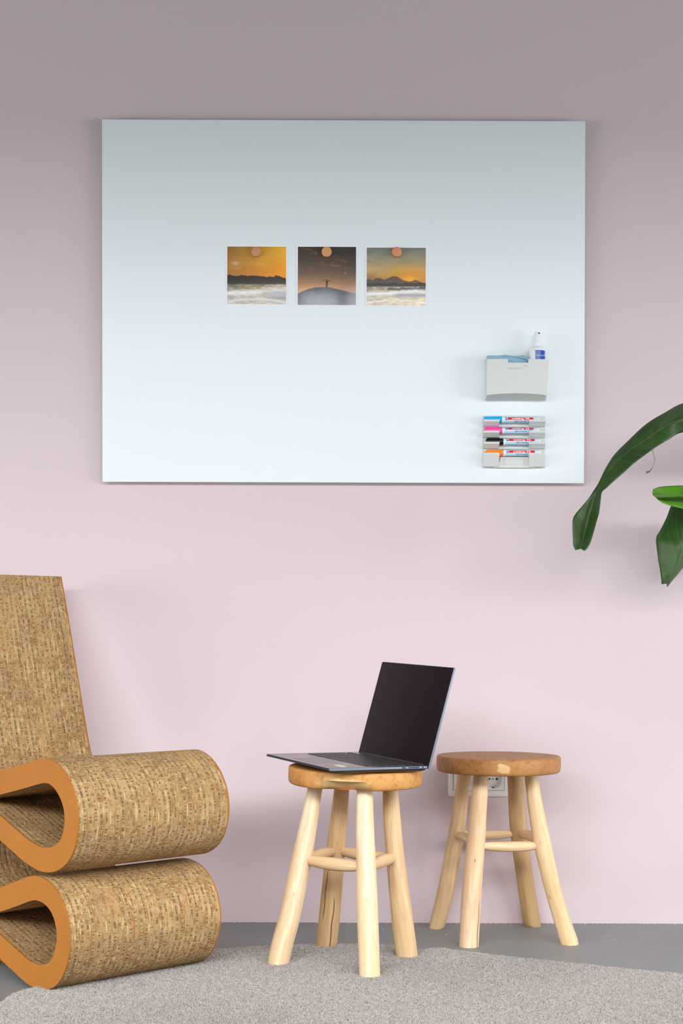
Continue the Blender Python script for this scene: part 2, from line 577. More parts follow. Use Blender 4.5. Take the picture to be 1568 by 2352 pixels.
def seat_wood(name, base, dark, lite, pale_at, pale_r, pale_col, seed=0.0):
    g = G(name, 0.5, 0.3)
    co = g.coord()
    x, y, z = g.xyz(co)
    n1 = g.noise(g.comb(x, y, g.math('ADD', z, seed)), 13, 4, 0.6, 0.5)
    n2 = g.noise(g.comb(g.math('MULTIPLY', x, 1.0), g.math('MULTIPLY', y, 4.0), g.math('MULTIPLY', z, 2.0)), 34, 4, 0.65, 0.3)
    c = g.mix(g.step(n1, 0.25, 0.75), base, lite)
    c = g.mix(g.math('MULTIPLY', g.step(n2, 0.48, 0.72), 0.60), c, dark)
    # growth rings on the sawn faces
    rr = g.math('SQRT', g.math('ADD', g.math('POWER', g.math('ADD', x, 0.03), 2.0), g.math('POWER', y, 2.0)))
    ring = g.math('FRACT', g.math('ADD', g.math('MULTIPLY', rr, 70.0), g.math('MULTIPLY', n1, 3.0)))
    c = g.mix(g.math('MULTIPLY', g.step(ring, 0.75, 0.98), 0.22), c, dark)
    for (px_, py_, pz_, sx, sy, sz) in pale_at:
        dx = g.math('DIVIDE', g.math('SUBTRACT', x, px_), sx)
        dy = g.math('DIVIDE', g.math('SUBTRACT', y, py_), sy)
        dz = g.math('DIVIDE', g.math('SUBTRACT', z, pz_), sz)
        d2 = g.math('SQRT', g.math('ADD', g.math('ADD', g.math('MULTIPLY', dx, dx), g.math('MULTIPLY', dy, dy)), g.math('MULTIPLY', dz, dz)))
        d2 = g.math('ADD', d2, g.math('MULTIPLY', g.math('SUBTRACT', g.noise(co, 75, 2), 0.5), 0.9))
        c = g.mix(g.math('MULTIPLY', g.step(d2, 1.05, pale_r), 0.92), c, pale_col)
    g.color(c)
    g.bump(n2, 0.2, 0.002)
    return g.m

def make_seat(rx, ry, th, wob, scoop=None, n=96):
    """thick slice of a tree: soft top edge, rounder bottom edge; scoop = (angle, half width, depth in, height up)"""
    bm = bmesh.new()
    prof = [(0.0, 1.0, 0), (0.45, 1.0, 0), (0.85, 1.0, 0), (0.972, 1.0, 0), (0.990, 0.965, 0), (1.0, 0.88, 0), (1.003, 0.55, 0), (1.0, 0.22, 1), (0.988, 0.07, 2),
            (0.968, 0.0, 3), (0.80, 0.0, 0), (0.4, 0.0, 0), (0.0, 0.0, 0)]
    rings = []
    for (r, h, sc) in prof:
        ring = []
        for i in range(n):
            a = 2 * math.pi * i / n
            k = 1 + wob[0] * math.sin(2 * a + wob[1]) + wob[2] * math.sin(3 * a + wob[3]) + wob[4] * math.sin(7 * a)
            rr, hh = r, h
            if scoop and sc:
                d = math.atan2(math.sin(a - scoop[0]), math.cos(a - scoop[0])) / scoop[1]
                m = max(0.0, 1 - d * d) ** 1.5 if abs(d) < 1 else 0.0
                rr -= m * scoop[2] * (0.0, 0.06, 0.45, 1.0)[sc]
                hh += m * scoop[3] * (0.0, 0.62, 0.42, 0.02)[sc]
            ring.append((rr * rx * k * math.cos(a), rr * ry * k * math.sin(a), (hh - 1.0) * th))
        rings.append(ring)
    vr = []
    for q, ring in enumerate(rings):
        if prof[q][0] == 0.0:
            vr.append([bm.verts.new((0, 0, ring[0][2]))])
        else:
            vr.append([bm.verts.new(p) for p in ring])
    for q in range(len(vr) - 1):
        a, b = vr[q], vr[q + 1]
        for i in range(n):
            i2 = (i + 1) % n
            if len(a) == 1:
                bm.faces.new((a[0], b[i], b[i2]))
            elif len(b) == 1:
                bm.faces.new((a[i], b[0], a[i2]))
            else:
                bm.faces.new((a[i], b[i], b[i2], a[i2]))
    return bm

def stool(label, center, floor_z, ztop, th, radius, tilt, wob, scoop, seat_mat, legs, rungs, leg_mats, rung_mat, seed):
    root = thing('wooden_stool', label, 'stool', (center[0], center[1], floor_z), 'rustic wooden stools')
    org = Vector(root.location)
    seat = obj('seat', make_seat(radius, radius, th, wob, scoop), seat_mat, root, (0, 0, ztop - floor_z), smooth=True)
    auto_smooth(seat, 50)
    seat.rotation_euler = (math.atan(tilt[1]), -math.atan(tilt[0]), 0)
    axes = []
    cd = center[1] + CAM_D
    for q, leg in enumerate(legs):
        bp = on_floor(leg[-1][0], leg[-1][1], floor_z)
        d1 = bp.y + CAM_D
        d0 = cd + 0.52 * (d1 - cd)
        y0, y1 = leg[0][1], leg[-1][1]
        pts, rad = [], []
        for (px_, py_, w_) in leg:
            t = (py_ - y0) / (y1 - y0)
            d = d0 + (d1 - d0) * t
            pts.append(at(px_, py_, d - CAM_D))
            rad.append(w_ / 2 / F_PX * d)
        pts[-1] = bp
        up = (pts[0] - pts[1]).normalized()
        pts = [pts[0] + up * 0.022] + pts
        rad = [rad[0] * 0.98] + rad
        sm = catmull(pts, 7)
        sr = [v.x for v in catmull([(r, 0, 0) for r in rad], 7)]
        bm = bmesh.new()
        tube(bm, sm, sr, 22, 0.022, seed + q, flat_bottom=floor_z)
        auto_smooth(obj('leg', bm, leg_mats[q % len(leg_mats)], root, off=org), 50)
        axes.append(sm)
    def on_axis(k, z):
        a = axes[k]
        for i in range(len(a) - 1):
            if a[i].z >= z >= a[i + 1].z:
                t = (a[i].z - z) / (a[i].z - a[i + 1].z)
                return a[i].lerp(a[i + 1], t)
        return a[-1]
    for q, (i, j, zi, zj, r, inset) in enumerate(rungs):
        a, b = on_axis(i, zi), on_axis(j, zj)
        d = (b - a).normalized()
        a, b = a + d * inset, b - d * inset
        pts = [a.lerp(b, t) + Vector((0, 0, 0.0025 * math.sin(math.pi * t) * (1 if q % 2 else -1))) for t in (0, 0.06, 0.15, 0.3, 0.5, 0.7, 0.85, 0.94, 1)]
        rad = [r * k for k in (0.55, 0.74, 0.88, 0.98, 1.05, 1.0, 0.9, 0.76, 0.55)]
        bm = bmesh.new()
        tube(bm, pts, rad, 18, 0.03, seed + 20 + q)
        auto_smooth(obj('stretcher', bm, rung_mat, root, off=org), 50)
    return root

WL, WD = S(246, 222, 178), S(178, 128, 74)
leg_a = log_wood('pale_peeled_wood', S(231, 199, 156), S(198, 147, 98), S(243, 222, 190), seed=1.0)
leg_b = log_wood('pale_peeled_wood_cracked', S(206, 168, 122), S(154, 110, 68), S(220, 186, 142), [(0.45, 0.26, 0.50), (0.60, 0.20, 0.34)], 2.0)
leg_c = log_wood('tan_peeled_wood', S(216, 178, 132), S(174, 126, 80), S(230, 198, 156), seed=5.0)
leg_d = log_wood('pink_peeled_wood', S(226, 186, 144), S(172, 122, 80), S(238, 208, 170), [(0.36, 0.30, 0.46)], 7.0)
leg_e = log_wood('streaky_peeled_wood', S(224, 188, 140), S(178, 120, 64), S(236, 207, 166), seed=9.0)
leg_f = log_wood('brown_peeled_wood', S(186, 150, 106), S(136, 98, 62), S(200, 166, 122), seed=12.0)

SL = (0.0307, -0.460)
stool_l = stool('wooden stool with a scooped seat edge under the open laptop, standing on the rug', SL, 0.012, 0.4297, 0.0366, 0.1445, (-0.022, 0.012),
    (0.010, 0.6, 0.006, 1.0, 0.0015), (math.radians(-99), 0.50, 0.20, 0.78),
    seat_wood('seat_slice_golden', S(198, 138, 72), S(160, 98, 42), S(214, 160, 92),
              [(-0.028, -0.140, -0.024, 0.075, 0.05, 0.016)], 0.5, S(226, 190, 132), 3.0),
    [[(724, 1807, 34), (707, 1900, 41), (693, 1970, 46), (667, 2097, 50), (650, 2160, 51), (638, 2213, 50)],
     [(785, 1807, 34), (776, 1900, 41), (769, 1970, 45), (757, 2097, 48), (749, 2172, 49)],
     [(837.5, 1810, 36), (838, 1900, 42), (840, 1970, 45), (843.6, 2097, 48), (849, 2242, 49)],
     [(896, 1810, 35), (900, 1880, 40), (907.6, 1970, 43), (921.6, 2097, 48), (934.6, 2196, 50)]],
    [(0, 2, 0.2335, 0.2305, 0.0135, 0.012), (0, 1, 0.2295, 0.2335, 0.0125, 0.012), (1, 3, 0.2335, 0.2295, 0.0125, 0.012), (2, 3, 0.2285, 0.2305, 0.0130, 0.012)],
    [leg_a, leg_b, leg_a, leg_c], leg_c, 10)
SR = (0.370, -0.198)
stool_r = stool('empty wooden stool in front of the wall socket, pale knot patch on seat edge', SR, 0.0, 0.4337, 0.0376, 0.1440, (-0.002, -0.012),
    (0.008, 2.2, 0.005, 0.2, 0.001), None,
    seat_wood('seat_slice_brown', S(168, 114, 64), S(126, 80, 40), S(188, 136, 82),
              [(-0.003, -0.146, -0.0215, 0.0165, 0.03, 0.013), (-0.012, -0.146, -0.014, 0.008, 0.03, 0.007)], 0.6, S(222, 182, 130), 8.0),
    [[(1104.6, 1783, 35), (1098, 1860, 39), (1094, 1920, 42), (1083, 2047, 45), (1076, 2173, 46)],
     [(1065, 1783, 31), (1056, 1860, 34), (1047, 1920, 36), (1023, 2047, 38), (1002, 2131, 36)],
     [(1183, 1783, 36), (1187, 1850, 38), (1192.7, 1920, 40), (1209, 2047, 39), (1222.5, 2126, 39)],
     [(1219.4, 1783, 31), (1229, 1850, 36), (1242, 1920, 40), (1257, 1990, 39), (1271, 2047, 38), (1291, 2115, 39), (1308.5, 2168, 41)]],
    [(0, 3, 0.2285, 0.2265, 0.0118, 0.012), (0, 1, 0.2335, 0.2335, 0.0115, 0.012), (1, 2, 0.2355, 0.2335, 0.0115, 0.012), (2, 3, 0.2345, 0.2375, 0.0115, 0.012)],
    [leg_d, leg_c, leg_f, leg_e], leg_e, 40)

# ---------------------------------------------------------------- laptop
g2 = (-0.024, 0.013)
Zn = Vector((-g2[0], -g2[1], 1)).normalized()
e2 = Vector((0.886, 0.463, 0))
e2 = (e2 - Zn * e2.dot(Zn)).normalized()          # front -> hinge
e1 = Zn.cross(e2).normalized()                    # near end -> far end
if e1.y < 0:
    e1 = -e1
LAP_C = Vector((0.0084, -0.462, 0.0))
zc = 0.4297 + g2[0] * (LAP_C.x - SL[0]) + g2[1] * (LAP_C.y - SL[1]) + 0.0018
LAP_C.z = zc
e3 = e2.cross(e1).normalized()
# local x = front->hinge (e2), local y = near->far (e1), z = normal
LM = Matrix((e2, e1, Zn)).transposed()
laptop = thing('laptop', 'open dark grey laptop with a blank black screen, on the scooped-edge wooden stool', 'laptop', LAP_C, rot=LM.to_euler())
LW, LD, LT = 0.3125, 0.2335, 0.0132
M_ALU = plain('dark_grey_aluminium', (0.235, 0.205, 0.205), 0.24, 0.5, 0.8, 0.02)
M_EDGE = plain('blue_grey_aluminium_edge', (0.17, 0.21, 0.26), 0.45, 0.5, 0.4, 0.02)
M_KEY = plain('black_keys', (0.028, 0.027, 0.03), 0.45, 0.4)
M_SCR = plain('black_screen_glass', (0.0120, 0.0062, 0.0085), 0.4, 0.06)
M_DARK = plain('black_plastic', (0.02, 0.02, 0.022), 0.5, 0.3)
def rrect(x0, x1, y0, y1, r, n=6):
    pts = []
    for (cx_, cy_, a0) in ((x1 - r, y1 - r, 0), (x0 + r, y1 - r, 90), (x0 + r, y0 + r, 180), (x1 - r, y0 + r, 270)):
        for k in range(n + 1):
            a = math.radians(a0 + 90 * k / n)
            pts.append((cx_ + r * math.cos(a), cy_ + r * math.sin(a)))
    return pts
def loft(bm, loops):
    rs = [[bm.verts.new(p) for p in lp] for lp in loops]
    n = len(rs[0])
    for a, b in zip(rs, rs[1:]):
        for i in range(n):
            bm.faces.new((a[i], a[(i + 1) % n], b[(i + 1) % n], b[i]))
    bm.faces.new(rs[0])
    bm.faces.new(rs[-1][::-1])
    return bm
hx, hy = LD / 2, LW / 2
bm = bmesh.new()
loft(bm, [[(x, y, 0.0006) for x, y in rrect(-hx + 0.045, hx - 0.008, -hy + 0.012, hy - 0.012, 0.006)],
          [(x, y, 0.0040) for x, y in rrect(-hx + 0.020, hx - 0.003, -hy + 0.004, hy - 0.004, 0.006)],
          [(x, y, 0.0085) for x, y in rrect(-hx + 0.002, hx, -hy + 0.0008, hy - 0.0008, 0.006)]])
auto_smooth(obj('bottom_shell', bm, plain('dark_bottom_shell', (0.06, 0.06, 0.065), 0.45, 0.4, 0.5), laptop), 30)
bm = bmesh.new()
loft(bm, [[(x, y, 0.0085) for x, y in rrect(-hx, hx, -hy, hy, 0.006)],
          [(x, y, 0.0129) for x, y in rrect(-hx, hx, -hy, hy, 0.006)]])
auto_smooth(obj('side_rim', bm, M_EDGE, laptop), 30)
obj('front_edge', new_box((-hx - 0.0003, -hy + 0.004, 0.0082), (-hx + 0.002, hy - 0.004, LT - 0.0003), 0.0004), plain('front_edge_dark_reflection', (0.035, 0.034, 0.036), 0.5, 0.3), laptop)  # coloured dark to imitate this face reflecting the dim left side
bm = bmesh.new()
loft(bm, [[(x, y, 0.0129) for x, y in rrect(-hx + 0.0004, hx, -hy + 0.0004, hy - 0.0004, 0.006)],
          [(x, y, LT) for x, y in rrect(-hx + 0.0012, hx - 0.0006, -hy + 0.0012, hy - 0.0012, 0.006)]])
auto_smooth(obj('keyboard_deck', bm, M_ALU, laptop), 30)
bm = bmesh.new()
rows = 6
for r in range(rows):
    x0 = 0.088 - r * 0.0187
    kx = 0.0165 if r else 0.010
    cols = 14
    yk = -hy + 0.017
    total = LW - 0.034
    widths = [1.0] * cols
    if r == rows - 1:
        widths = [1, 1, 1, 1, 5.0, 1, 1, 1, 1, 1]
    elif r:
        widths[0] = 1.0 + 0.3 * r
        widths[-1] = 1.7 - 0.2 * r
    sc_ = total / sum(widths)
    for wd_ in widths:
        box(bm, (x0 - kx, yk + 0.0012, LT - 0.0005), (x0, yk + wd_ * sc_ - 0.0012, LT + 0.0009))
        yk += wd_ * sc_
obj('keyboard', bm, M_KEY, laptop)
obj('touchpad', new_box((-0.100, -0.055, LT - 0.0004), (-0.034, 0.055, LT + 0.0003), 0.0002), plain('touchpad_glass', (0.18, 0.175, 0.185), 0.3, 0.5, 0.5), laptop)
o = obj('white_patch', new_box((-0.078, -0.128, LT - 0.0003), (-0.064, -0.098, LT + 0.0004)), plain('white_patch_mat', (0.8, 0.8, 0.78), 0.35), laptop)  # thin white rectangle lying on the palmrest
o['label'] = 'small white patch'
for (xa, xb, za, zb) in ((0.052, 0.0615, 0.0092, 0.0120), (0.068, 0.094, 0.0094, 0.0118), (0.1015, 0.1045, 0.0091, 0.0121)):
    obj('port', new_box((xa, -hy - 0.0004, za), (xb, -hy + 0.002, zb), 0.0004), M_DARK, laptop)
bm = bmesh.new()
lathe(bm, [(0.0, -hy + 0.018), (0.0058, -hy + 0.018), (0.0058, hy - 0.018), (0.0, hy - 0.018)], 'x', 20)
bmesh.ops.rotate(bm, verts=bm.verts, cent=(0, 0, 0), matrix=Matrix.Rotation(math.radians(90), 3, 'Z'))
bmesh.ops.translate(bm, verts=bm.verts, vec=(hx + 0.0005, 0, 0.0095))
auto_smooth(obj('hinge', bm, M_DARK, laptop))
lean = math.radians(15.0)
lid = bpy.data.objects.new('lid', None)
LH = 0.2225
def lid_box(name, x0, x1, y0, y1, z0, z1, mat, bev=0.0):
    """in the lid's own frame: x = thickness (screen face at x=0), z = up the lid"""
    bm = new_box((x0, y0, z0), (x1, y1, z1), bev)
    bmesh.ops.rotate(bm, verts=bm.verts, cent=(0, 0, 0), matrix=Matrix.Rotation(lean, 3, 'Y'))
    bmesh.ops.translate(bm, verts=bm.verts, vec=(hx - 0.0015, 0, 0.0068))
    return bm
bpy.data.objects.remove(lid)
lid = auto_smooth(obj('lid', lid_box('lid', 0.0008, 0.0058, -hy, hy, 0.0, LH, None, 0.0012), M_EDGE, laptop), 30)
auto_smooth(obj('screen', lid_box('screen', -0.0002, 0.0011, -hy + 0.0012, hy - 0.0012, 0.0035, LH - 0.0012, None, 0.0003), M_SCR, lid), 30)
obj('webcam', lid_box('webcam', -0.0006, 0.0005, -0.002, 0.002, LH - 0.0055, LH - 0.0025, None), M_DARK, lid)

# ---------------------------------------------------------------- glass board on the wall
BF = -0.020                                        # front face of the board
def glass_mat():
    g = G('white_glass', 0.30, 0.5)
    co = g.coord()
    a = g.noise(co, 3, 2)
    g.color(g.mix(a, (0.760, 0.822, 0.843, 1), (0.770, 0.830, 0.851, 1)))
    g.bump(g.noise(co, 420, 2), 0.05, 0.0005)
    return g.m
M_GLASS = glass_mat()
TL, TR, BR, BL = at(234, 274, BF), at(1344, 278, BF), at(1341, 1110, BF), at(235, 1106.5, BF)
ctr = (TL + TR + BR + BL) / 4
board = thing('glass_whiteboard', 'large white frameless glass writing board mounted on the pink wall', 'whiteboard', (ctr.x, 0, ctr.z))
bm = bmesh.new()
prism(bm, [(p.x, p.z) for p in (TL, TR, BR, BL)], BF, BF + 0.004, 'xz')
bmesh.ops.bevel(bm, geom=bm.edges[:], offset=0.0009, segments=2, affect='EDGES')
auto_smooth(obj('glass_panel', bm, M_GLASS, board, off=(ctr.x, 0, ctr.z)), 30)
bm = new_box((TL.x + 0.035, BF + 0.004, BL.z + 0.035), (TR.x - 0.035, 0.0, TL.z - 0.035))
obj('mounting_plate', bm, plain('steel_plate', (0.5, 0.5, 0.5), 0.5, 0.5, 0.5), board, off=(ctr.x, 0, ctr.z))

# ---- lettering
def text_mesh(body, width, height, shear=0.0, bold=0.0):
    cu = bpy.data.curves.new('lettering', 'FONT')
    cu.body = body
    cu.size = 1.0
    cu.shear = shear
    cu.offset = bold
    cu.resolution_u = 3
    o = bpy.data.objects.new('lettering', cu)
    COL.objects.link(o)
    bpy.context.view_layer.update()
    dg = bpy.context.evaluated_depsgraph_get()
    me = bpy.data.meshes.new_from_object(o.evaluated_get(dg))
    bpy.data.objects.remove(o)
    bm = bmesh.new()
    bm.from_mesh(me)
    bpy.data.meshes.remove(me)
    xs = [v.co.x for v in bm.verts]
    x0, x1 = min(xs), max(xs)
    # height means the height of a capital / digit
    sx, sy = width / (x1 - x0), height / 0.69
    for v in bm.verts:
        v.co = Vector(((v.co.x - x0) * sx, v.co.y * sy, 0))
    return bm
def flat_text(name, body, width, height, loc, mat, parent, off, **k):
    bm = text_mesh(body, width, height, **k)
    for v in bm.verts:
        v.co = Vector((loc[0] + v.co.x, loc[1], loc[2] + v.co.y))
    return obj(name, bm, mat, parent, off=off)
flat_text('maker_mark', 'legamaster', 0.034, 0.0042, (at(263, 1092, BF).x, BF - 0.0003, at(263, 1094, BF).z),
          plain('faint_grey_print', (0.74, 0.80, 0.80), 0.4), board, (ctr.x, 0, ctr.z))

# ---------------------------------------------------------------- three photo prints and their wooden magnets
def sm(a, b, x):
    t = np.clip((x - a) / (b - a), 0, 1)
    return t * t * (3 - 2 * t)
def lay(img, mask, col):
    m = np.clip(mask, 0, 1)[..., None]
    return img * (1 - m) + np.asarray(col, float) * m
def fnoise(sh, fy, fx, seed, octv=3):
    rs = np.random.RandomState(seed)
    out = np.zeros(sh)
    amp = 1.0
    for o in range(octv):
        ny, nx = int(fy * 2 ** o) + 2, int(fx * 2 ** o) + 2
        g = rs.rand(ny, nx)
        yy = np.linspace(0, ny - 1.001, sh[0])
        xx = np.linspace(0, nx - 1.001, sh[1])
        y0, x0 = yy.astype(int), xx.astype(int)
        ty, tx = (yy - y0)[:, None], (xx - x0)[None, :]
        ty, tx = ty * ty * (3 - 2 * ty), tx * tx * (3 - 2 * tx)
        a = g[np.ix_(y0, x0)] * (1 - tx) + g[np.ix_(y0, x0 + 1)] * tx
        b = g[np.ix_(y0 + 1, x0)] * (1 - tx) + g[np.ix_(y0 + 1, x0 + 1)] * tx
        out += amp * (a * (1 - ty) + b * ty)
        amp *= 0.5
    return out / (2 - 0.5 ** (octv - 1)) - 0.5
NG = 150
VV, UU = np.meshgrid(np.linspace(0, 1, NG), np.linspace(0, 1, NG), indexing='ij')
def line(pts):
    return np.interp(UU, [p[0] for p in pts], [p[1] for p in pts])
def bilerp(tl, tr, bl, br, u, v):
    tl, tr, bl, br = (np.asarray(c, float) for c in (tl, tr, bl, br))
    u, v = u[..., None], v[..., None]
    return (tl * (1 - u) + tr * u) * (1 - v) + (bl * (1 - u) + br * u) * v
def pic_gold():
    sh = UU.shape
    im = bilerp((140, 108, 58), (246, 186, 62), (205, 145, 70), (252, 165, 48), UU, np.clip(VV / 0.55, 0, 1))
    im += fnoise(sh, 9, 4, 1)[..., None] * 18
    im = lay(im, np.exp(-(((UU - 0.14) / 0.07) ** 2 + ((VV - 0.29) / 0.035) ** 2)) * 0.75, (215, 190, 170))
    mt = line([(0, .375), (.03, .375), (.13, .41), (.22, .385), (.30, .325), (.42, .325), (.57, .40), (.73, .35), (.9, .26), (1, .25)])
    im = lay(im, sm(-.008, .008, VV - mt) * 0.85, bilerp((165, 115, 66), (252, 165, 45), (190, 125, 55), (252, 160, 48), UU, VV * 2 - .5 if False else np.clip(VV * 2 - .6, 0, 1)))
    dk = line([(0, .50), (.04, .487), (.10, .51), (.2, .51), (.26, .497), (.36, .512), (.45, .50), (.62, .525), (.78, .525), (.83, .50), (.93, .53), (1, .55)])
    dk = dk + fnoise(sh, 1, 40, 5, 2)[0:1, :] * 0.025
    im = lay(im, sm(-.006, .006, VV - dk), bilerp((40, 34, 33), (78, 60, 52), (40, 34, 33), (66, 56, 54), UU, VV))
    wt = sm(.65, .658, VV)
    wn = fnoise(sh, 60, 14, 7)
    wcol = bilerp((120, 112, 84), (176, 146, 100), (112, 104, 76), (150, 128, 92), UU, np.clip((VV - .65) / .35, 0, 1)) + wn[..., None] * 120
    m = wt[..., None]
    im = im * (1 - m) + wcol * m
    wv = line([(0, .81), (.25, .80), (.45, .795), (.62, .765), (.8, .735), (1, .735)])
    th = 0.045 + 0.02 * UU
    im = lay(im, np.exp(-((VV - wv) / th) ** 2) * (0.85 + fnoise(sh, 30, 10, 9) * 0.9), (226, 222, 226))
    im = lay(im, sm(.6, .8, UU) * np.exp(-((VV - .825) / .045) ** 2), (150, 146, 166))
    im = lay(im, sm(.65, .85, UU) * np.exp(-((VV - .895) / .03) ** 2), (78, 74, 80))
    w2 = line([(0, .965), (.2, .925), (.5, .905), (.8, .93), (1, .975)])
    im = lay(im, np.exp(-((VV - w2) / .02) ** 2) * .75, (190, 190, 205))
    return im
def pic_dusk():
    sh = UU.shape
    vv = [0, .25, .45, .62, .72, 1]
    im = np.stack([np.interp(VV, vv, c) for c in ([66, 88, 120, 168, 205, 205], [60, 76, 98, 124, 152, 150], [55, 66, 82, 90, 104, 100])], -1)
    im = lay(im, sm(.45, 1, UU) * .35 * (1 - VV), (52, 48, 48))
    im = lay(im, sm(.6, 1, UU) * .35 * sm(.4, .7, VV), (150, 118, 118))
    im = lay(im, np.exp(-(((UU - .1) / .3) ** 2 + ((VV - .78) / .05) ** 2)) * .7, (226, 160, 84))
    cn = fnoise(sh, 24, 16, 3)
    for (a, b, c, w, s) in ((.05, .0, .42, .03, .55), (.45, .2, .9, .025, .4), (.35, .28, .9, .02, .5)):
        d = VV - (b + (UU - a) * .42 * (1 if s > .5 else .35))
        im = lay(im, np.exp(-(d / w) ** 2) * np.clip(.35 + cn * 1.8, 0, 1) * sm(a - .05, a + .1, UU) * sm(c + .05, c - .1, UU) * s * 1.5, (176, 104, 62))
    im += cn[..., None] * 10
    hl = line([(0, .805), (.06, .775), (.12, .75), (.2, .722), (.3, .70), (.38, .694), (.45, .694), (.57, .70), (.7, .73), (.85, .768), (1, .805)])
    im = lay(im, sm(-.005, .005, VV - hl), np.stack([60 + 30 * (VV - .7), 62 + 32 * (VV - .7), 74 + 40 * (VV - .7)], -1) + fnoise(sh, 14, 8, 8)[..., None] * 26)
    blk = (32, 22, 28)
    im = lay(im, ((UU - .4995) / .0085) ** 2 + ((VV - .565) / .012) ** 2 < 1, blk)
    im = lay(im, (np.abs(UU - .499) < .0155 - .003 * (VV - .58) / .06) & (VV > .578) & (VV < .645), blk)
    arm = line([(.43, .570), (.465, .583), (.485, .586), (.515, .588), (.535, .588), (.567, .577)])
    im = lay(im, (np.abs(UU - .4985) < .0685) & (np.abs(VV - arm) < .0046), blk)
    for ux in (.484, .507):
        im = lay(im, (np.abs(UU - ux) < .0062) & (VV > .64) & (VV < .70), blk)
    im = lay(im, np.exp(-(((UU - .815) / .008) ** 2 + ((VV - .455) / .008) ** 2)), (225, 225, 215))
    return im
def pic_sun():
    sh = UU.shape
    vv = [0, .2, .4, .58]
    im = np.stack([np.interp(VV, vv, c) for c in ([124, 158, 196, 180], [128, 152, 166, 132], [118, 128, 112, 80])], -1)
    im += fnoise(sh, 16, 4, 2)[..., None] * 26
    gl = np.exp(-(((UU - .74) / .36) ** 2 + ((VV - .58) / .24) ** 2))
    im = lay(im, gl * .85, (246, 160, 48))
    im = lay(im, np.exp(-(((UU - .735) / .10) ** 2 + ((VV - .57) / .07) ** 2)) * .9, (255, 186, 40))
    im = lay(im, sm(.3, .0, UU) * sm(.38, .55, VV) * .5, (122, 104, 76))
    mt = line([(0, .55), (.05, .55), (.1, .565), (.16, .527), (.23, .53), (.3, .558), (.43, .497), (.51, .497), (.62, .565), (.72, .585), (.77, .578), (.83, .553), (.93, .598), (1, .61)])
    im = lay(im, sm(-.006, .006, VV - mt), bilerp((84, 84, 78), (110, 82, 62), (92, 84, 74), (120, 92, 74), UU, VV))
    dk = .612 + fnoise(sh, 1, 36, 4, 2)[0:1, :] * .03
    im = lay(im, sm(-.006, .006, VV - dk), (46, 43, 45))
    wcol = bilerp((142, 134, 108), (205, 180, 140), (150, 128, 80), (196, 164, 104), UU, np.clip((VV - .67) / .33, 0, 1)) + fnoise(sh, 60, 14, 6)[..., None] * 120
    m = sm(.67, .678, VV)[..., None]
    im = im * (1 - m) + wcol * m
    bt = .725 - .02 * UU + fnoise(sh, 1, 22, 12, 2)[0:1, :] * .03
    im = lay(im, sm(.34, .37, UU) * np.exp(-((VV - bt) / .022) ** 4) * .95, (52, 50, 58))
    im = lay(im, np.exp(-((VV - line([(0, .805), (.4, .79), (.7, .765), (.85, .745), (1, .79)])) / .035) ** 2) * .95, (228, 226, 234))
    im = lay(im, sm(.46, .55, UU) * np.exp(-((VV - .825) / .03) ** 2), (112, 112, 132))
    im = lay(im, np.exp(-((VV - line([(0, .95), (.25, .925), (.5, .905), (.75, .92), (1, .955)])) / .018) ** 2) * .7, (214, 206, 208))
    return im
def print_mat():
    g = G('glossy_photo_paper_image', 0.07, 0.32)
    vc = g.n('ShaderNodeVertexColor')
    vc.layer_name = 'picture'
    g.color(vc.outputs[0])
    return g.m
M_PRINT = print_mat()
M_PAPER = plain('white_photo_paper', (0.86, 0.87, 0.93), 0.35, 0.4, 0, 0.01)
def photo_print(label, paper, pic, fn):
    a, b = at(paper[0], paper[1], BF), at(paper[2], paper[3], BF)
    c = (a + b) / 2
    root = thing('photo_print', label, 'photo print', (c.x, BF, c.z), 'photo prints on the board')
    obj('paper', new_box((a.x, BF - 0.0009, b.z), (b.x, BF - 0.0002, a.z), 0.0002), M_PAPER, root, off=(c.x, BF, c.z))
    a, b = at(pic[0], pic[1], BF), at(pic[2], pic[3], BF)
    im = np.clip(fn(), 0, 255) / 255
    lin = np.where(im <= 0.04045, im / 12.92, ((im + 0.055) / 1.055) ** 2.4)
    xs = a.x + (b.x - a.x) * np.linspace(0, 1, NG) - c.x
    zs = a.z + (b.z - a.z) * np.linspace(0, 1, NG) - c.z
    vx = [(x, -0.0011, z) for z in zs for x in xs]
    fc = [(i * NG + j, (i + 1) * NG + j, (i + 1) * NG + j + 1, i * NG + j + 1) for i in range(NG - 1) for j in range(NG - 1)]
    me = bpy.data.meshes.new('picture')
    me.from_pydata(vx, [], fc)
    ca = me.color_attributes.new('picture', 'FLOAT_COLOR', 'POINT')
    ca.data.foreach_set('color', np.concatenate([lin, np.ones((NG, NG, 1))], -1).reshape(-1))
    link('picture', me, M_PRINT, root)
    return root
photo_print('square photo of a golden sunset over dark trees and a wave, leftmost of the three', (518.5, 562.5, 659, 703), (522, 566.5, 656.5, 699), pic_gold)
photo_print('square photo of a person with spread arms on a hilltop at dusk', (680.5, 563.5, 820.5, 704.5), (684, 567, 817, 701), pic_dusk)
photo_print('square photo of the sun setting behind mountains with a grey sky, rightmost of the three', (839, 565.5, 980, 706), (842, 569, 977, 702), pic_sun)
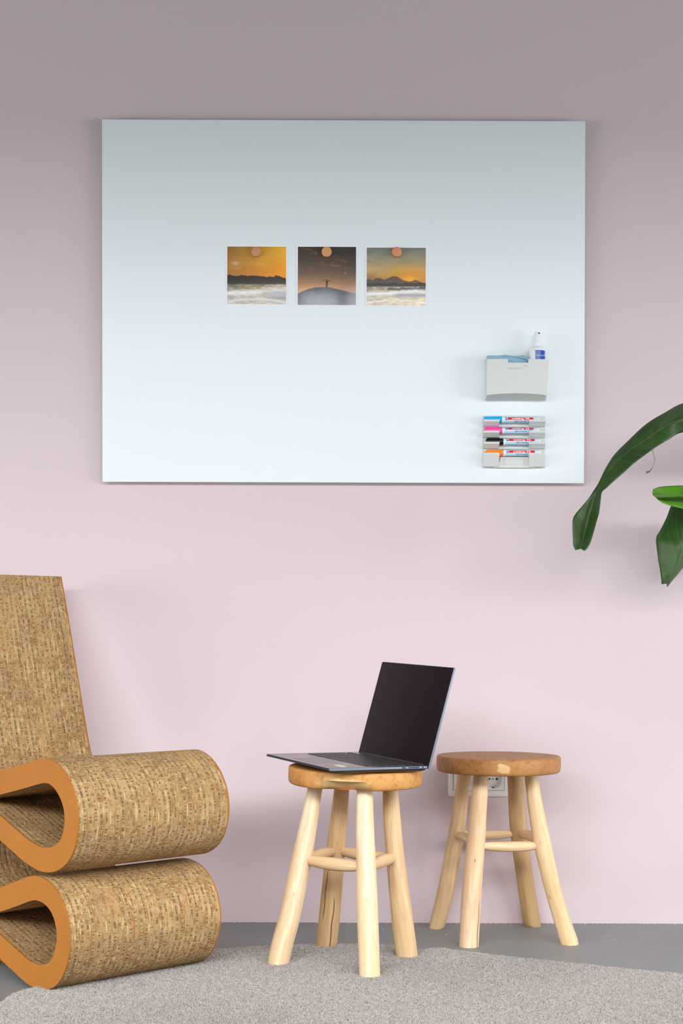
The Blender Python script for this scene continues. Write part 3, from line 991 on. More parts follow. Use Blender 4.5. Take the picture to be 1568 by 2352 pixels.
def magnet_wood(name, col, dark, stripes):
    g = G(name, 0.55, 0.25)
    x, y, z = g.xyz(g.coord())
    d = g.math('ADD', g.math('MULTIPLY', x, 0.75), g.math('MULTIPLY', z, 0.8))
    w = g.math('FRACT', g.math('MULTIPLY', d, 420.0 if stripes else 60.0))
    nz = g.noise(g.coord(), 260, 3)
    g.color(g.mix(g.math('MULTIPLY', g.step(g.math('ABSOLUTE', g.math('SUBTRACT', w, 0.5)), 0.1, 0.4), 0.6 if stripes else 0.05), g.mix(nz, col, tuple(min(1, c * 1.1) for c in col[:3]) + (1,)), dark))
    return g.m
for (px_, py_, lab, mt, dome) in (
        (588.5, 579.5, 'round brown wooden magnet holding the golden sunset photo', magnet_wood('magnet_wood_brown', S(196, 142, 108), S(160, 105, 70), False), True),
        (750.0, 580.0, 'round wooden magnet with striped grain holding the hilltop photo', magnet_wood('magnet_wood_striped', S(226, 168, 114), S(160, 100, 54), True), False),
        (911.0, 580.0, 'round reddish wooden magnet holding the sun and mountains photo', magnet_wood('magnet_wood_reddish', S(210, 144, 104), S(170, 105, 68), False), True)):
    c = at(px_, py_, BF - 0.001)
    r = 11.4 / 923
    prof_ = [(r * .96, 0.0), (r, 0.0015), (r, 0.0065), (r * .95, 0.0085), (r * .75, 0.0098), (r * .4, 0.0106), (0.0, 0.0108)] if dome else \
            [(r * .97, 0.0), (r, 0.001), (r, 0.0085), (r * .97, 0.0095), (r * .5, 0.0096), (0.0, 0.0096)]
    bm = lathe(bmesh.new(), prof_, 'y', 40)
    o = obj('wooden_magnet', bm, mt, None, c)
    auto_smooth(o, 40)
    tag(o, lab, 'magnet', 'wooden magnets on the board')

# ---------------------------------------------------------------- storage pocket, cloth and spray bottle
M_GREY = plain('light_grey_plastic', (0.66, 0.675, 0.655), 0.5, 0.35, 0, 0.01)
PD = 0.046
def wx(px_, d=0.0):
    return at(px_, 900, BF - d).x
def wz(py_, d=0.0):
    return at(1180, py_, BF - d).z
pk = (wx(1185), BF, wz(870))
pocket = thing('storage_pocket', 'light grey plastic pocket on the lower right of the glass board holding cloth and bottle', 'holder', pk)
x0, x1 = wx(1118, PD), wx(1260, PD)
xb0, xb1 = wx(1114), wx(1250)
zt, zn, zbf, zbb = wz(824.5, PD), wz(833, PD), wz(907, PD), wz(920)
T = 0.0022
bm = bmesh.new()
# bowed front wall with the notch in its top edge
nx = 28
xn0, xn1 = wx(1166, PD), wx(1213, PD)
cols = sorted(set([x0 + (x1 - x0) * i / nx for i in range(nx + 1)] + [xn0, xn1]))
def fy(x):
    s = (x - (x0 + x1) / 2) / ((x1 - x0) / 2)
    return BF - PD + 0.004 * s * s - 0.001
fr_v = {}
def fv(x, z, d):
    k = (round(x, 6), round(z, 6), d)
    if k not in fr_v:
        taper = (zt - z) / (zt - zbf)
        xx = x - taper * 0.005 * max(0, (x - (x0 + x1) / 2) / ((x1 - x0) / 2))
        fr_v[k] = bm.verts.new((xx, fy(x) + (T if d else 0) , z))
    return fr_v[k]
def zlow(x):
    s = (x - (x0 + x1) / 2) / ((x1 - x0) / 2)
    return zbf + 0.0038 * (1 - s * s)
for a, b in zip(cols, cols[1:]):
    notch = a >= xn0 - 1e-6 and b <= xn1 + 1e-6
    top = zn if notch else zt
    lv = [top, (top + zlow(a)) / 2, None]
    for d in (0, 1):
        q = [fv(a, top, d), fv(b, top, d), fv(b, zlow(b), d), fv(a, zlow(a), d)]
        bm.faces.new(q if d == 0 else q[::-1])
    bm.faces.new((fv(a, top, 0), fv(a, top, 1), fv(b, top, 1), fv(b, top, 0)))
    # sloping underside from the front lip back to the board
    ta = (a - x0) / (x1 - x0)
    tb = (b - x0) / (x1 - x0)
    bm.faces.new((fv(a, zlow(a), 0), fv(b, zlow(b), 0), bm.verts.new((xb0 + (xb1 - xb0) * tb, BF - 0.0005, zbb)), bm.verts.new((xb0 + (xb1 - xb0) * ta, BF - 0.0005, zbb))))
for xn in (xn0, xn1):
    bm.faces.new((fv(xn, zt, 0), fv(xn, zt, 1), fv(xn, zn, 1), fv(xn, zn, 0)))
auto_smooth(obj('front_panel', bm, M_GREY, pocket, off=pk), 30)
for s, xf, xb in ((0, x0, xb0), (1, x1, xb1)):
    bm = bmesh.new()
    ftop, fbot = fy(xf), zlow(xf)
    xfb = xf - (0.005 if s else 0)
    xi = T if s == 0 else -T
    A = [(xf, ftop, zt), (xb + (0.006 if s else 0), BF - 0.0004, zt), (xb, BF - 0.0004, zbb), (xfb, ftop, fbot)]
    v1 = [bm.verts.new(p) for p in A]
    v2 = [bm.verts.new((p[0] + xi, p[1], p[2])) for p in A]
    bm.faces.new(v1)
    bm.faces.new(v2[::-1])
    for i in range(4):
        bm.faces.new((v1[i], v1[(i + 1) % 4], v2[(i + 1) % 4], v2[i]))
    obj('side_wall', bm, M_GREY, pocket, off=pk)
obj('back_plate', new_box((xb0 + 0.001, BF - 0.0024, zbb + 0.001), (xb1 + 0.004, BF - 0.0003, zt - 0.0005)), M_GREY, pocket, off=pk)
M_EMB = plain('embossed_grey', (0.58, 0.595, 0.57), 0.5, 0.3, 0, 0.01)
ex = wx(1166.5, PD)
flat_text('maker_mark', 'legamaster', wx(1201.5, PD) - ex, 0.0046, (ex, BF - PD - 0.0014, wz(847.5, PD)), M_EMB, pocket, pk)
bm = bmesh.new()
cxl, czl = wx(1207.5, PD), wz(840.5, PD)
pts = [(cxl + 0.0035 * math.cos(a) + (0.0015 if math.cos(a) > 0.8 else 0), czl + 0.0032 * math.sin(a)) for a in [2 * math.pi * k / 16 for k in range(16)]]
prism(bm, pts, BF - PD - 0.0014, BF - PD - 0.0006)
pts = [(wx(1202, PD) + r_ * math.cos(a), wz(841, PD) + r_ * math.sin(a)) for r_, rng in ((0.0026, range(2, 11)), (0.0019, range(10, 1, -1))) for a in [math.pi * k / 9 for k in rng]]
prism(bm, pts, BF - PD - 0.0014, BF - PD - 0.0006)
obj('emblem', bm, M_EMB, pocket, off=pk)

def cloth_mat():
    g = G('light_blue_microfibre', 0.95, 0.1)
    nz = g.noise(g.coord(), 900, 3, 0.7)
    g.color(g.mix(g.step(nz, 0.3, 0.7), S(128, 182, 208), S(178, 220, 236)))
    g.bump(nz, 0.8, 0.002)
    return g.m
cxa, cxb = wx(1117.5, 0.02), wx(1211.5, 0.02)
czt, czb = wz(815.5, 0.025), wz(880, 0.025)
cc = ((cxa + cxb) / 2, BF - 0.022, czb)
bm = bmesh.new()
nxc, nyc = 40, 30
def cloth_pt(i, j):
    s = i / nxc
    a = 2 * math.pi * j / nyc
    top = czt - 0.002 * abs(math.sin(s * 7.0)) - (0.006 * max(0, (s - 0.86) / 0.14) ** 2) - 0.003 * max(0, (0.06 - s) / 0.06)
    h = (top - czb) / 2
    zz = math.copysign(abs(math.sin(a)) ** 0.35, math.sin(a)) * h
    yy = math.copysign(abs(math.cos(a)) ** 0.6, math.cos(a)) * (0.0145 + 0.002 * math.sin(s * 9 + zz * 120))
    return Vector((cxa + (cxb - cxa) * s + 0.0012 * math.sin(a * 2 + 1), BF - 0.022 + yy, czb + h + zz))
rings = [[bm.verts.new(cloth_pt(i, j)) for j in range(nyc)] for i in range(nxc + 1)]
for i in range(nxc):
    for j in range(nyc):
        bm.faces.new((rings[i][j], rings[i][(j + 1) % nyc], rings[i + 1][(j + 1) % nyc], rings[i + 1][j]))
bm.faces.new(rings[0][::-1])
bm.faces.new(rings[-1])
cl = thing('cleaning_cloth', 'folded light blue microfibre cloth tucked in the grey pocket beside the spray bottle', 'cloth', cc)
auto_smooth(obj('folded_layers', bm, cloth_mat(), cl, off=cc), 60)
# loose top flap of the fold, with its rolled edge
bm = bmesh.new()
fl = [(0.44, 0.30), (0.62, 0.34), (0.80, 0.42), (0.92, 0.58), (0.985, 0.82)]
fp = catmull([(cxa + (cxb - cxa) * s, BF - 0.0375, czt - 0.019 * k) for s, k in fl], 6)
tube(bm, fp, [0.0016] * len(fp), 10)
auto_smooth(obj('folded_edge', bm, cloth_mat(), cl, off=cc))

# spray bottle
by = BF - 0.0245
bx = at(1233, 800, by).x
bsc = (CAM_D + by) / F_PX
zb = lambda py_: at(1233, py_, by).z
bottom = wz(903, 0.02)
bottle = thing('spray_bottle', 'small white spray bottle with a blue label standing in the grey pocket', 'bottle', (bx, by, bottom))
M_BW = plain('white_plastic', (0.80, 0.815, 0.84), 0.32, 0.45, 0, 0.01)
br = 18.3 * bsc
hb = lambda py_: zb(py_) - bottom
auto_smooth(obj('bottle_body', lathe(bmesh.new(), [(br * .9, 0), (br, 0.004), (br, hb(806)), (br * .97, hb(802)), (br * .86, hb(799)), (br * .62, hb(797.4)), (8.6 * bsc, hb(797.2)), (8.4 * bsc, hb(795))], 'z', 48), M_BW, bottle))
auto_smooth(obj('screw_collar', lathe(bmesh.new(), [(9.2 * bsc, hb(796)), (9.7 * bsc, hb(795.6)), (9.5 * bsc, hb(788)), (8.4 * bsc, hb(782)), (7.4 * bsc, hb(781.5))], 'z', 48), M_BW, bottle))
hd = obj('spray_head', lathe(bmesh.new(), [(7.6 * bsc, hb(782.5)), (7.5 * bsc, hb(779)), (6.8 * bsc, hb(774)), (6.3 * bsc, hb(764)), (5.9 * bsc, hb(762.4)), (4.5 * bsc, hb(762)), (0, hb(761.8))], 'z', 40), M_BW, bottle)
auto_smooth(hd)
ax = 3.6 * bsc
ay = -math.sqrt((6.4 * bsc) ** 2 - ax * ax)
bm = lathe(bmesh.new(), [(2.1 * bsc, -0.001), (2.1 * bsc, 0.0007), (0, 0.0007)], 'y', 20)
bmesh.ops.rotate(bm, verts=bm.verts, cent=(0, 0, 0), matrix=Matrix.Rotation(math.atan2(ax, -ay), 3, 'Z'))
o = obj('nozzle', bm, M_DARK, hd, (ax, ay, hb(766.4)))
o['label'] = 'black nozzle hole'
def wrap(bm, r, cx_, cz_, ang0=0.0):
    """flat x/z artwork bent round an upright cylinder of radius r"""
    for v in bm.verts:
        a = ang0 + (v.co.x) / r
        v.co = Vector((cx_ + r * math.sin(a), -r * math.cos(a) + (v.co.y), cz_ + v.co.z))
    return bm
a0, a1 = math.asin(-6.5 / 18.3), math.asin(17.3 / 18.3)
bm = bmesh.new()
n_ = 16
for k in range(n_):
    q = [(-0.0, 0)] * 4
    aa, ab = a0 + (a1 - a0) * k / n_, a0 + (a1 - a0) * (k + 1) / n_
    rr = br + 0.0003
    bm.faces.new([bm.verts.new((rr * math.sin(a), -rr * math.cos(a), z)) for a, z in ((aa, hb(832)), (ab, hb(832)), (ab, hb(807.3)), (aa, hb(807.3)))])
bmesh.ops.remove_doubles(bm, verts=bm.verts, dist=1e-6)
lb = obj('blue_label', bm, plain('blue_label_ink', S(14, 82, 168)[:3] + (1,), 0.22, 0.5, 0, 0.02), bottle, smooth=True)
lb['label'] = 'blue label with white lettering'
M_INKW = plain('white_ink', (0.85, 0.88, 0.92), 0.4, 0.3, 0, 0.01)
bm = text_mesh('legamaster', 0.0215, 0.0034)
for v in bm.verts:
    v.co = Vector((v.co.x, 0, v.co.y))
wrap(bm, br + 0.0006, 0, hb(820.5), math.radians(-14))
obj('maker_lettering', bm, M_INKW, lb)
bm = bmesh.new()
c_ = [bm.verts.new((0.0017 * math.cos(2 * math.pi * k / 16), 0, 0.0018 * math.sin(2 * math.pi * k / 16))) for k in range(16)]
bm.faces.new(c_)
wrap(bm, br + 0.0006, 0, hb(817.2), math.asin(15.3 / 18.3))
obj('emblem', bm, M_INKW, lb)

# ---------------------------------------------------------------- marker tray and four markers
tk = (wx(1180), BF, wz(1015))
tray = thing('marker_tray', 'light grey plastic tray of four slots on the lower right corner of the glass board', 'holder', tk)
TX0, TX1 = wx(1108), wx(1252)
obj('back_plate', new_box((TX0, BF - 0.0026, wz(1072.5)), (TX1 - 0.001, BF - 0.0003, wz(955)), 0.0006), M_GREY, tray, off=tk)
MR = 0.0079
YM = BF - 0.0028 - MR - 0.0012
pens = [(1111.5, 1152.3, 964.0, S(0, 178, 232), math.radians(13)), (1112.5, 1152.8, 989.5, S(246, 84, 172), math.radians(38)),
        (1115.5, 1155.3, 1015.0, S(22, 22, 26), math.radians(33)), (1115.5, 1155.3, 1040.3, S(252, 142, 40), math.radians(19))]
lipd = 0.021
for k, (xa_, xb_, pyc, colr, phi) in enumerate(pens):
    zc_ = at(1180, pyc, YM).z
    ftop = zc_ - 0.0013
    last = (k == 3)
    bot = zc_ - MR - 0.0080 if not last else wz(1072, 0.01)
    for (pa, pb, side) in ((1110.5, 1147.5, 0), (1214.5, 1252.5, 1)):
        xa2, xb2 = wx(pa, lipd), wx(pb, lipd)
        sl = 0.0022
        bm = bmesh.new()
        # upright lip leaning back to the plate: a J-shaped gutter in section (y, z)
        sec = [(BF - 0.0020, bot + 0.0005), (BF - 0.0020, zc_ - MR - 0.0010), (YM, zc_ - MR - 0.0010), (YM - MR * .72, zc_ - MR * .62 - .0008), (YM - MR - 0.0012, ftop),
               (YM - MR - 0.0030, ftop), (YM - MR - 0.0028, zc_ - MR * .75), (BF - 0.0085 if not last else BF - 0.012, bot), (BF - 0.0020, bot)]
        m_ = len(sec)
        L1, L2 = [], []
        for (yy, zz) in sec:
            low = (ftop - zz) / max(1e-6, ftop - bot)
            L1.append(bm.verts.new((xa2 + (sl * low if side else 0), yy, zz)))
            L2.append(bm.verts.new((xb2 - (0 if side else sl * low), yy, zz)))
        bm.faces.new(L1)
        bm.faces.new(L2[::-1])
        for i in range(m_):
            bm.faces.new((L1[i], L1[(i + 1) % m_], L2[(i + 1) % m_], L2[i]))
        obj('holding_lip', bm, M_GREY, tray, off=tk)
    # the shelf edge between the lips
    if not last:
        obj('shelf_edge', new_box((wx(1146), BF - 0.0060, zc_ - MR - 0.0090), (wx(1227), BF - 0.0020, zc_ - MR - 0.0072)), M_GREY, tray, off=tk)
bm = bmesh.new()
prism(bm, [(wx(1133), wz(1075)), (wx(1228), wz(1075)), (wx(1228), wz(1062)), (wx(1214), wz(1062)), (wx(1212), wz(1050)), (wx(1149), wz(1050)), (wx(1147), wz(1062)), (wx(1133), wz(1062))], BF - 0.0075, BF - 0.002)
obj('foot_plate', bm, M_GREY, tray, off=tk)
bm = bmesh.new()
for a, b, c, d in ((1157, 1203.5, 1054.3, 1054.9), (1157, 1203.5, 1067.4, 1068.0), (1157, 1157.6, 1054.3, 1068.0), (1203, 1203.6, 1054.3, 1068.0)):
    box(bm, (wx(a), BF - 0.0081, wz(d)), (wx(b), BF - 0.0073, wz(c)))
obj('embossed_frame', bm, M_EMB, tray, off=tk)

M_BARREL = plain('pale_blue_barrel', S(196, 226, 240), 0.28, 0.5, 0, 0.01)
M_RED = plain('red_ink', S(226, 8, 30), 0.3, 0.45, 0, 0.01)
M_NAVY = plain('navy_ink', S(28, 36, 140), 0.35, 0.4, 0, 0.01)
M_MWHITE = plain('white_marker_plastic', (0.82, 0.84, 0.86), 0.3, 0.5, 0, 0.01)
def hwrap(bm, r, phi, x0_=0.0):
    """flat artwork (x along, y up) bent round a lying barrel"""
    for v in bm.verts:
        a = phi + v.co.y / r
        v.co = Vector((x0_ + v.co.x, -r * math.cos(a), r * math.sin(a)))
    return bm
def hpatch(xa, xb, s0, s1, r, phi, n=8):
    bm = bmesh.new()
    for k in range(n):
        sa, sb = s0 + (s1 - s0) * k / n, s0 + (s1 - s0) * (k + 1) / n
        bm.faces.new([bm.verts.new((x, s, 0)) for x, s in ((xa, sa), (xb, sa), (xb, sb), (xa, sb))])
    bmesh.ops.remove_doubles(bm, verts=bm.verts, dist=1e-7)
    return hwrap(bm, r, phi)
def hpoly(pts, r, phi):
    bm = bmesh.new()
    bm.faces.new([bm.verts.new((a, b, 0)) for a, b in pts])
    bmesh.ops.triangulate(bm, faces=bm.faces[:])
    bmesh.ops.subdivide_edges(bm, edges=bm.edges[:], cuts=3, use_grid_fill=True)
    return hwrap(bm, r, phi)
names = ['light blue capped glass marker in the top slot of the grey tray', 'pink capped glass marker in the second slot of the grey tray',
         'black capped glass marker in the third slot of the grey tray', 'orange capped glass marker in the bottom slot of the grey tray']
U = (CAM_D + YM) / F_PX                            # metres per pixel at the markers
for k, (xa_, xb_, pyc, colr, phi) in enumerate(pens):
    c = at(xb_, pyc, YM)
    mk = thing('glass_marker', names[k], 'marker', c, 'glass markers in the tray')
    auto_smooth(obj('barrel', lathe(bmesh.new(), [(MR * .9, 0), (MR, 0.0004), (MR, 80 * U), (MR * .95, 80.6 * U)], 'x', 40), M_BARREL, mk))
    auto_smooth(obj('collar', lathe(bmesh.new(), [(MR * .96, -1 * U), (MR * 1.01, -0.8 * U), (MR * 1.01, 4.2 * U), (MR * .99, 4.4 * U)], 'x', 40), M_MWHITE, mk))
    auto_smooth(obj('end_plug', lathe(bmesh.new(), [(MR * .86, 80 * U), (MR * .86, 84.5 * U), (MR * .78, 85.5 * U), (MR * .55, 85.8 * U), (0, 85.8 * U)], 'x', 32), M_MWHITE, mk))
    M_CAP = plain('cap_plastic', colr, 0.35, 0.45, 0, 0.01)
    L_ = (xb_ - xa_) * U
    cap = auto_smooth(obj('cap', lathe(bmesh.new(), [(0, -L_), (MR * .82, -L_), (MR * .93, -L_ + 0.0012), (MR * .96, -L_ + 0.006), (MR * 1.0, -0.012), (MR * 1.04, -0.0105), (MR * 1.06, -0.0006), (MR * .98, 0)], 'x', 40), M_CAP, mk))
    cb = new_box((-L_ + 0.002, -0.0022, MR * .98), (-0.009, 0.0022, MR * .98 + 0.0026), 0.0007)
    box(cb, (-0.0125, -0.0022, MR * .85), (-0.008, 0.0022, MR * .98 + 0.0026), 0.0006)
    rot = {0: 100, 1: 0, 2: 22, 3: 95}[k]
    bmesh.ops.rotate(cb, verts=cb.verts, cent=(0, 0, 0), matrix=Matrix.Rotation(math.radians(rot), 3, 'X'))
    obj('clip', cb, M_CAP, cap)
    rb = MR + 0.00012
    bh = 0.0064 / 2
    band = obj('red_band', hpatch(12.7 * U, 71.5 * U, -bh, bh, rb, phi), M_RED, mk, smooth=True)
    band['label'] = 'red band with white maker lettering'
    bm = text_mesh('edding 95', 39.5 * U, 0.0042, bold=0.022)
    for v in bm.verts:
        v.co.y -= 0.0020
    bmesh.ops.subdivide_edges(bm, edges=bm.edges[:], cuts=1)
    obj('maker_lettering', hwrap(bm, rb + 0.00018, phi, 22.5 * U), M_INKW, band)
    bm = text_mesh('glass marker', 28.0 * U, 0.0034, shear=0.25, bold=0.006)
    for v in bm.verts:
        v.co.y -= 0.0016
    bmesh.ops.subdivide_edges(bm, edges=bm.edges[:], cuts=2, use_grid_fill=True)
    obj('type_lettering', hwrap(bm, rb + 0.00015, phi - math.radians(49), 28.5 * U), M_NAVY, mk)
    # square mark left of the band: purple-red above, navy below, white slash
    q = 4.4 * U
    xe = 7.2 * U
    obj('emblem', hpoly([(xe, -bh), (xe + q, -bh), (xe + q, -bh + 0.0036), (xe, -bh + 0.0020)], rb, phi), M_NAVY, mk)
    obj('emblem', hpoly([(xe, 0.0006), (xe + q, bh - 0.001), (xe + q, bh), (xe, bh)], rb, phi), plain('crimson_ink', S(190, 40, 80), 0.35), mk)
    # blue mark right of the type lettering, with two pale strokes
    xe = 59 * U
    em = obj('emblem', hpoly([(xe, -0.0018), (xe + 10.5 * U, -0.0018), (xe + 11.5 * U, -0.0004), (xe + 8.5 * U, 0.0022), (xe + 1 * U, 0.0022), (xe + 2.2 * U, 0.0003)], rb, phi - math.radians(49)), M_NAVY, mk)
    bm = hpoly([(xe + 3.2 * U, -0.0016), (xe + 4.2 * U, -0.0016), (xe + 7.0 * U, 0.0016), (xe + 6.0 * U, 0.0016)], rb + 0.0001, phi - math.radians(49))
    obj('emblem_stroke', bm, M_INKW, em)
    rnd = random.Random(k)
    bm = bmesh.new()
    xx = 8 * U
    while xx < 66 * U:
        w_ = rnd.uniform(1.0, 3.0) * U
        hh = rnd.uniform(0.0008, 0.0013)
        bm.faces.new([bm.verts.new((x, s, 0)) for x, s in ((xx, 0), (xx + w_, 0), (xx + w_, hh), (xx, hh))])
        xx += w_ + 0.7 * U
    obj('fine_print', hwrap(bm, rb, phi - math.radians(100)), M_NAVY, mk)

# ---------------------------------------------------------------- double wall socket
M_SW = plain('white_socket_plastic', (0.86, 0.86, 0.855), 0.35, 0.45, 0, 0.01)
sx0, sx1, sz0, sz1 = at(1029, 1792, 0).x, at(1169, 1792, 0).x, at(1100, 1829, 0).z, at(1100, 1755, 0).z
sc_ = ((sx0 + sx1) / 2, 0, (sz0 + sz1) / 2)
sock = thing('wall_socket', 'white double power socket on the wall behind the empty stool', 'power socket', sc_)
zc_ = at(1100, 1789, 0).z
ix0, ix1 = at(1065.5, 1789, 0).x - 0.0271, at(1131.5, 1789, 0).x + 0.0271
inn = rrect(ix0, ix1, zc_ - 0.0271, zc_ + 0.0271, 0.001)
bm = bmesh.new()
loft(bm, [[(x, 0.0, z) for x, z in rrect(sx0, sx1, sz0, sz1, 0.005)], [(x, -0.007, z) for x, z in rrect(sx0, sx1, sz0, sz1, 0.005)],
          [(x, -0.0092, z) for x, z in rrect(sx0 + .0022, sx1 - .0022, sz0 + .0022, sz1 - .0022, 0.004)],
          [(x, -0.0092, z) for x, z in inn], [(x, -0.0006, z) for x, z in inn]])
auto_smooth(obj('cover_frame', bm, M_SW, sock, off=sc_), 35)
M_HOLE = plain('socket_hole_black', (0.012, 0.012, 0.012), 0.6)
M_CLIP = plain('socket_metal', (0.55, 0.55, 0.52), 0.3, 0.5, 0.9)
for pxc in (1065.5, 1131.5):
    xc = at(pxc, 1789, 0).x
    r0 = 20.2 / 923
    ins = bpy.data.objects.new('socket_insert', None)
    bpy.data.objects.remove(ins)
    # square insert with a round recessed well, built as a ring of quads
    bm = bmesh.new()
    n_ = 48
    hw = 0.0268
    def sqp(a):
        m = max(abs(math.cos(a)), abs(math.sin(a)))
        return (hw * math.cos(a) / m, hw * math.sin(a) / m)
    prof2 = [(None, -0.0075), (None, -0.0104), (r0 * 1.05, -0.0104), (r0, -0.0098), (r0 * .97, 0.004), (0.001, 0.004)]
    rg = []
    for rr_, yy in prof2:
        ring = []
        for i in range(n_):
            a = 2 * math.pi * (i + 0.0) / n_
            p = sqp(a) if rr_ is None else (rr_ * math.cos(a), rr_ * math.sin(a))
            ring.append(bm.verts.new((xc + p[0], yy if yy < 0 else -0.0012, zc_ + p[1])))
        rg.append(ring)
    for a_, b_ in zip(rg, rg[1:]):
        for i in range(n_):
            bm.faces.new((a_[i], a_[(i + 1) % n_], b_[(i + 1) % n_], b_[i]))
    bm.faces.new(rg[-1])
    ins = auto_smooth(obj('socket_insert', bm, M_SW, sock, off=sc_), 35)
    for dx in (-0.0095, 0.0095):
        b2 = lathe(bmesh.new(), [(0.0027, -0.0012), (0.0027, 0.0003), (0, 0.0003)], 'y', 20, (xc + dx, -0.0014, zc_))
        obj('pin_hole', b2, M_HOLE, ins, off=sc_)
    b2 = lathe(bmesh.new(), [(0.0022, 0.0), (0.0022, 0.0008), (0, 0.001)], 'y', 16, (xc, -0.0014, zc_))
    obj('centre_screw', b2, M_CLIP, ins, off=sc_)
    for s in (-1, 1):
        b2 = new_box((xc - 0.0022, -0.0098, zc_ + s * r0 * .965 - 0.0022), (xc + 0.0022, -0.0015, zc_ + s * r0 * .965 + 0.0012))
        obj('earth_clip', b2, M_HOLE if s < 0 else M_CLIP, ins, off=sc_)
    bm = bmesh.new()
    h2 = 0.0274
    for (xa, xb2, za, zb2) in ((-h2, h2, h2, h2 + .0007), (-h2, h2, -h2 - .0007, -h2), (-h2 - .0007, -h2, -h2 - .0007, h2 + .0007), (h2, h2 + .0007, -h2 - .0007, h2 + .0007)):
        box(bm, (xc + xa, -0.0094, zc_ + za), (xc + xb2, -0.0088, zc_ + zb2))
    obj('shadow_gap', bm, plain('socket_gap_grey', (0.10, 0.10, 0.10), 0.7), sock, off=sc_)

# ---------------------------------------------------------------- large-leaved plant at the right
def leaf_mat(name, base, lite, dark, vf=38.0, slant=1.2, vein=S(120, 150, 110)):
    g = G(name, 0.40, 0.35)
    u, v, _ = g.xyz(g.n('ShaderNodeUVMap').outputs[0])
    au = g.math('ABSOLUTE', u)
    ph = g.math('FRACT', g.math('ADD', g.math('MULTIPLY', v, vf), g.math('MULTIPLY', au, slant)))
    ln = g.step(g.math('ABSOLUTE', g.math('SUBTRACT', ph, 0.5)), 0.05, 0.0)
    nz = g.noise(g.comb(g.math('MULTIPLY', u, 2.0), g.math('MULTIPLY', g.math('ADD', v, g.math('MULTIPLY', au, slant / vf)), 60.0), 0.0), 1.0, 3)
    n2 = g.noise(g.coord(), 11, 3)
    c = g.mix(g.step(n2, 0.3, 0.7), base, lite)
    c = g.mix(g.math('MULTIPLY', g.step(nz, 0.4, 0.75), 0.5), c, dark)
    c = g.mix(g.math('MULTIPLY', ln, 0.16), c, vein)
    c = g.mix(g.math('MULTIPLY', g.step(au, 0.06, 0.0), 0.22), c, vein)
    g.color(c)
    g.bump(g.math('ADD', ph, g.math('MULTIPLY', nz, 0.8)), 0.25, 0.002)
    return g.m
GRN = (S(36, 64, 24), S(50, 80, 32), S(30, 52, 28))
M_LEAF1 = leaf_mat('dark_green_leaf', *GRN, vf=34.0, slant=1.4)
M_LEAF2 = leaf_mat('bright_green_leaf', S(64, 120, 20), S(96, 150, 40), S(50, 96, 18), vf=16.0, slant=2.0, vein=S(130, 175, 80))
M_LEAF3 = leaf_mat('deep_green_leaf', S(38, 72, 18), S(50, 86, 26), S(30, 54, 26), vf=20.0, slant=2.6)
POT = Vector((1.42, -0.42, 0.0))
plant = thing('potted_plant', 'green plant with long drooping strap leaves reaching in at the right edge', 'plant', POT)
def leaf(name, stations, mat, sub=5, across=5, thick=0.0008, label=None):
    """stations: list of (left edge, midrib, right edge) points in space, from base to tip"""
    bm = bmesh.new()
    uv = bm.loops.layers.uv.verify()
    l = catmull([s[0] for s in stations], sub)
    m = catmull([s[1] for s in stations], sub)
    r = catmull([s[2] for s in stations], sub)
    n = len(m)
    L = [0.0]
    for i in range(1, n):
        L.append(L[-1] + (m[i] - m[i - 1]).length)
    rows = []
    for i in range(n):
        row = []
        for k in range(-across, across + 1):
            t = abs(k) / across
            e = l[i] if k < 0 else r[i]
            p = m[i].lerp(e, t)
            # a soft bulge of each half blade, falling away from the midrib
            row.append((bm.verts.new(p), k / across, L[i]))
        rows.append(row)
    for i in range(n - 1):
        for k in range(2 * across):
            q = (rows[i][k], rows[i][k + 1], rows[i + 1][k + 1], rows[i + 1][k])
            try:
                f = bm.faces.new([a[0] for a in q])
            except ValueError:
                continue
            for lp, a in zip(f.loops, q):
                lp[uv].uv = (a[1], a[2])
            f.smooth = True
    bmesh.ops.translate(bm, verts=bm.verts, vec=-POT)
    me = bpy.data.meshes.new(name)
    bm.to_mesh(me)
    bm.free()
    o = link(name, me, mat, plant)
    md = o.modifiers.new('thickness', 'SOLIDIFY')
    md.thickness = thick
    if label:
        o['label'] = label
    return o
def st(a, m, b, ya, ym, yb):
    return (at(a[0], a[1], ya), at(m[0], m[1], ym), at(b[0], b[1], yb))
Y1 = -0.25
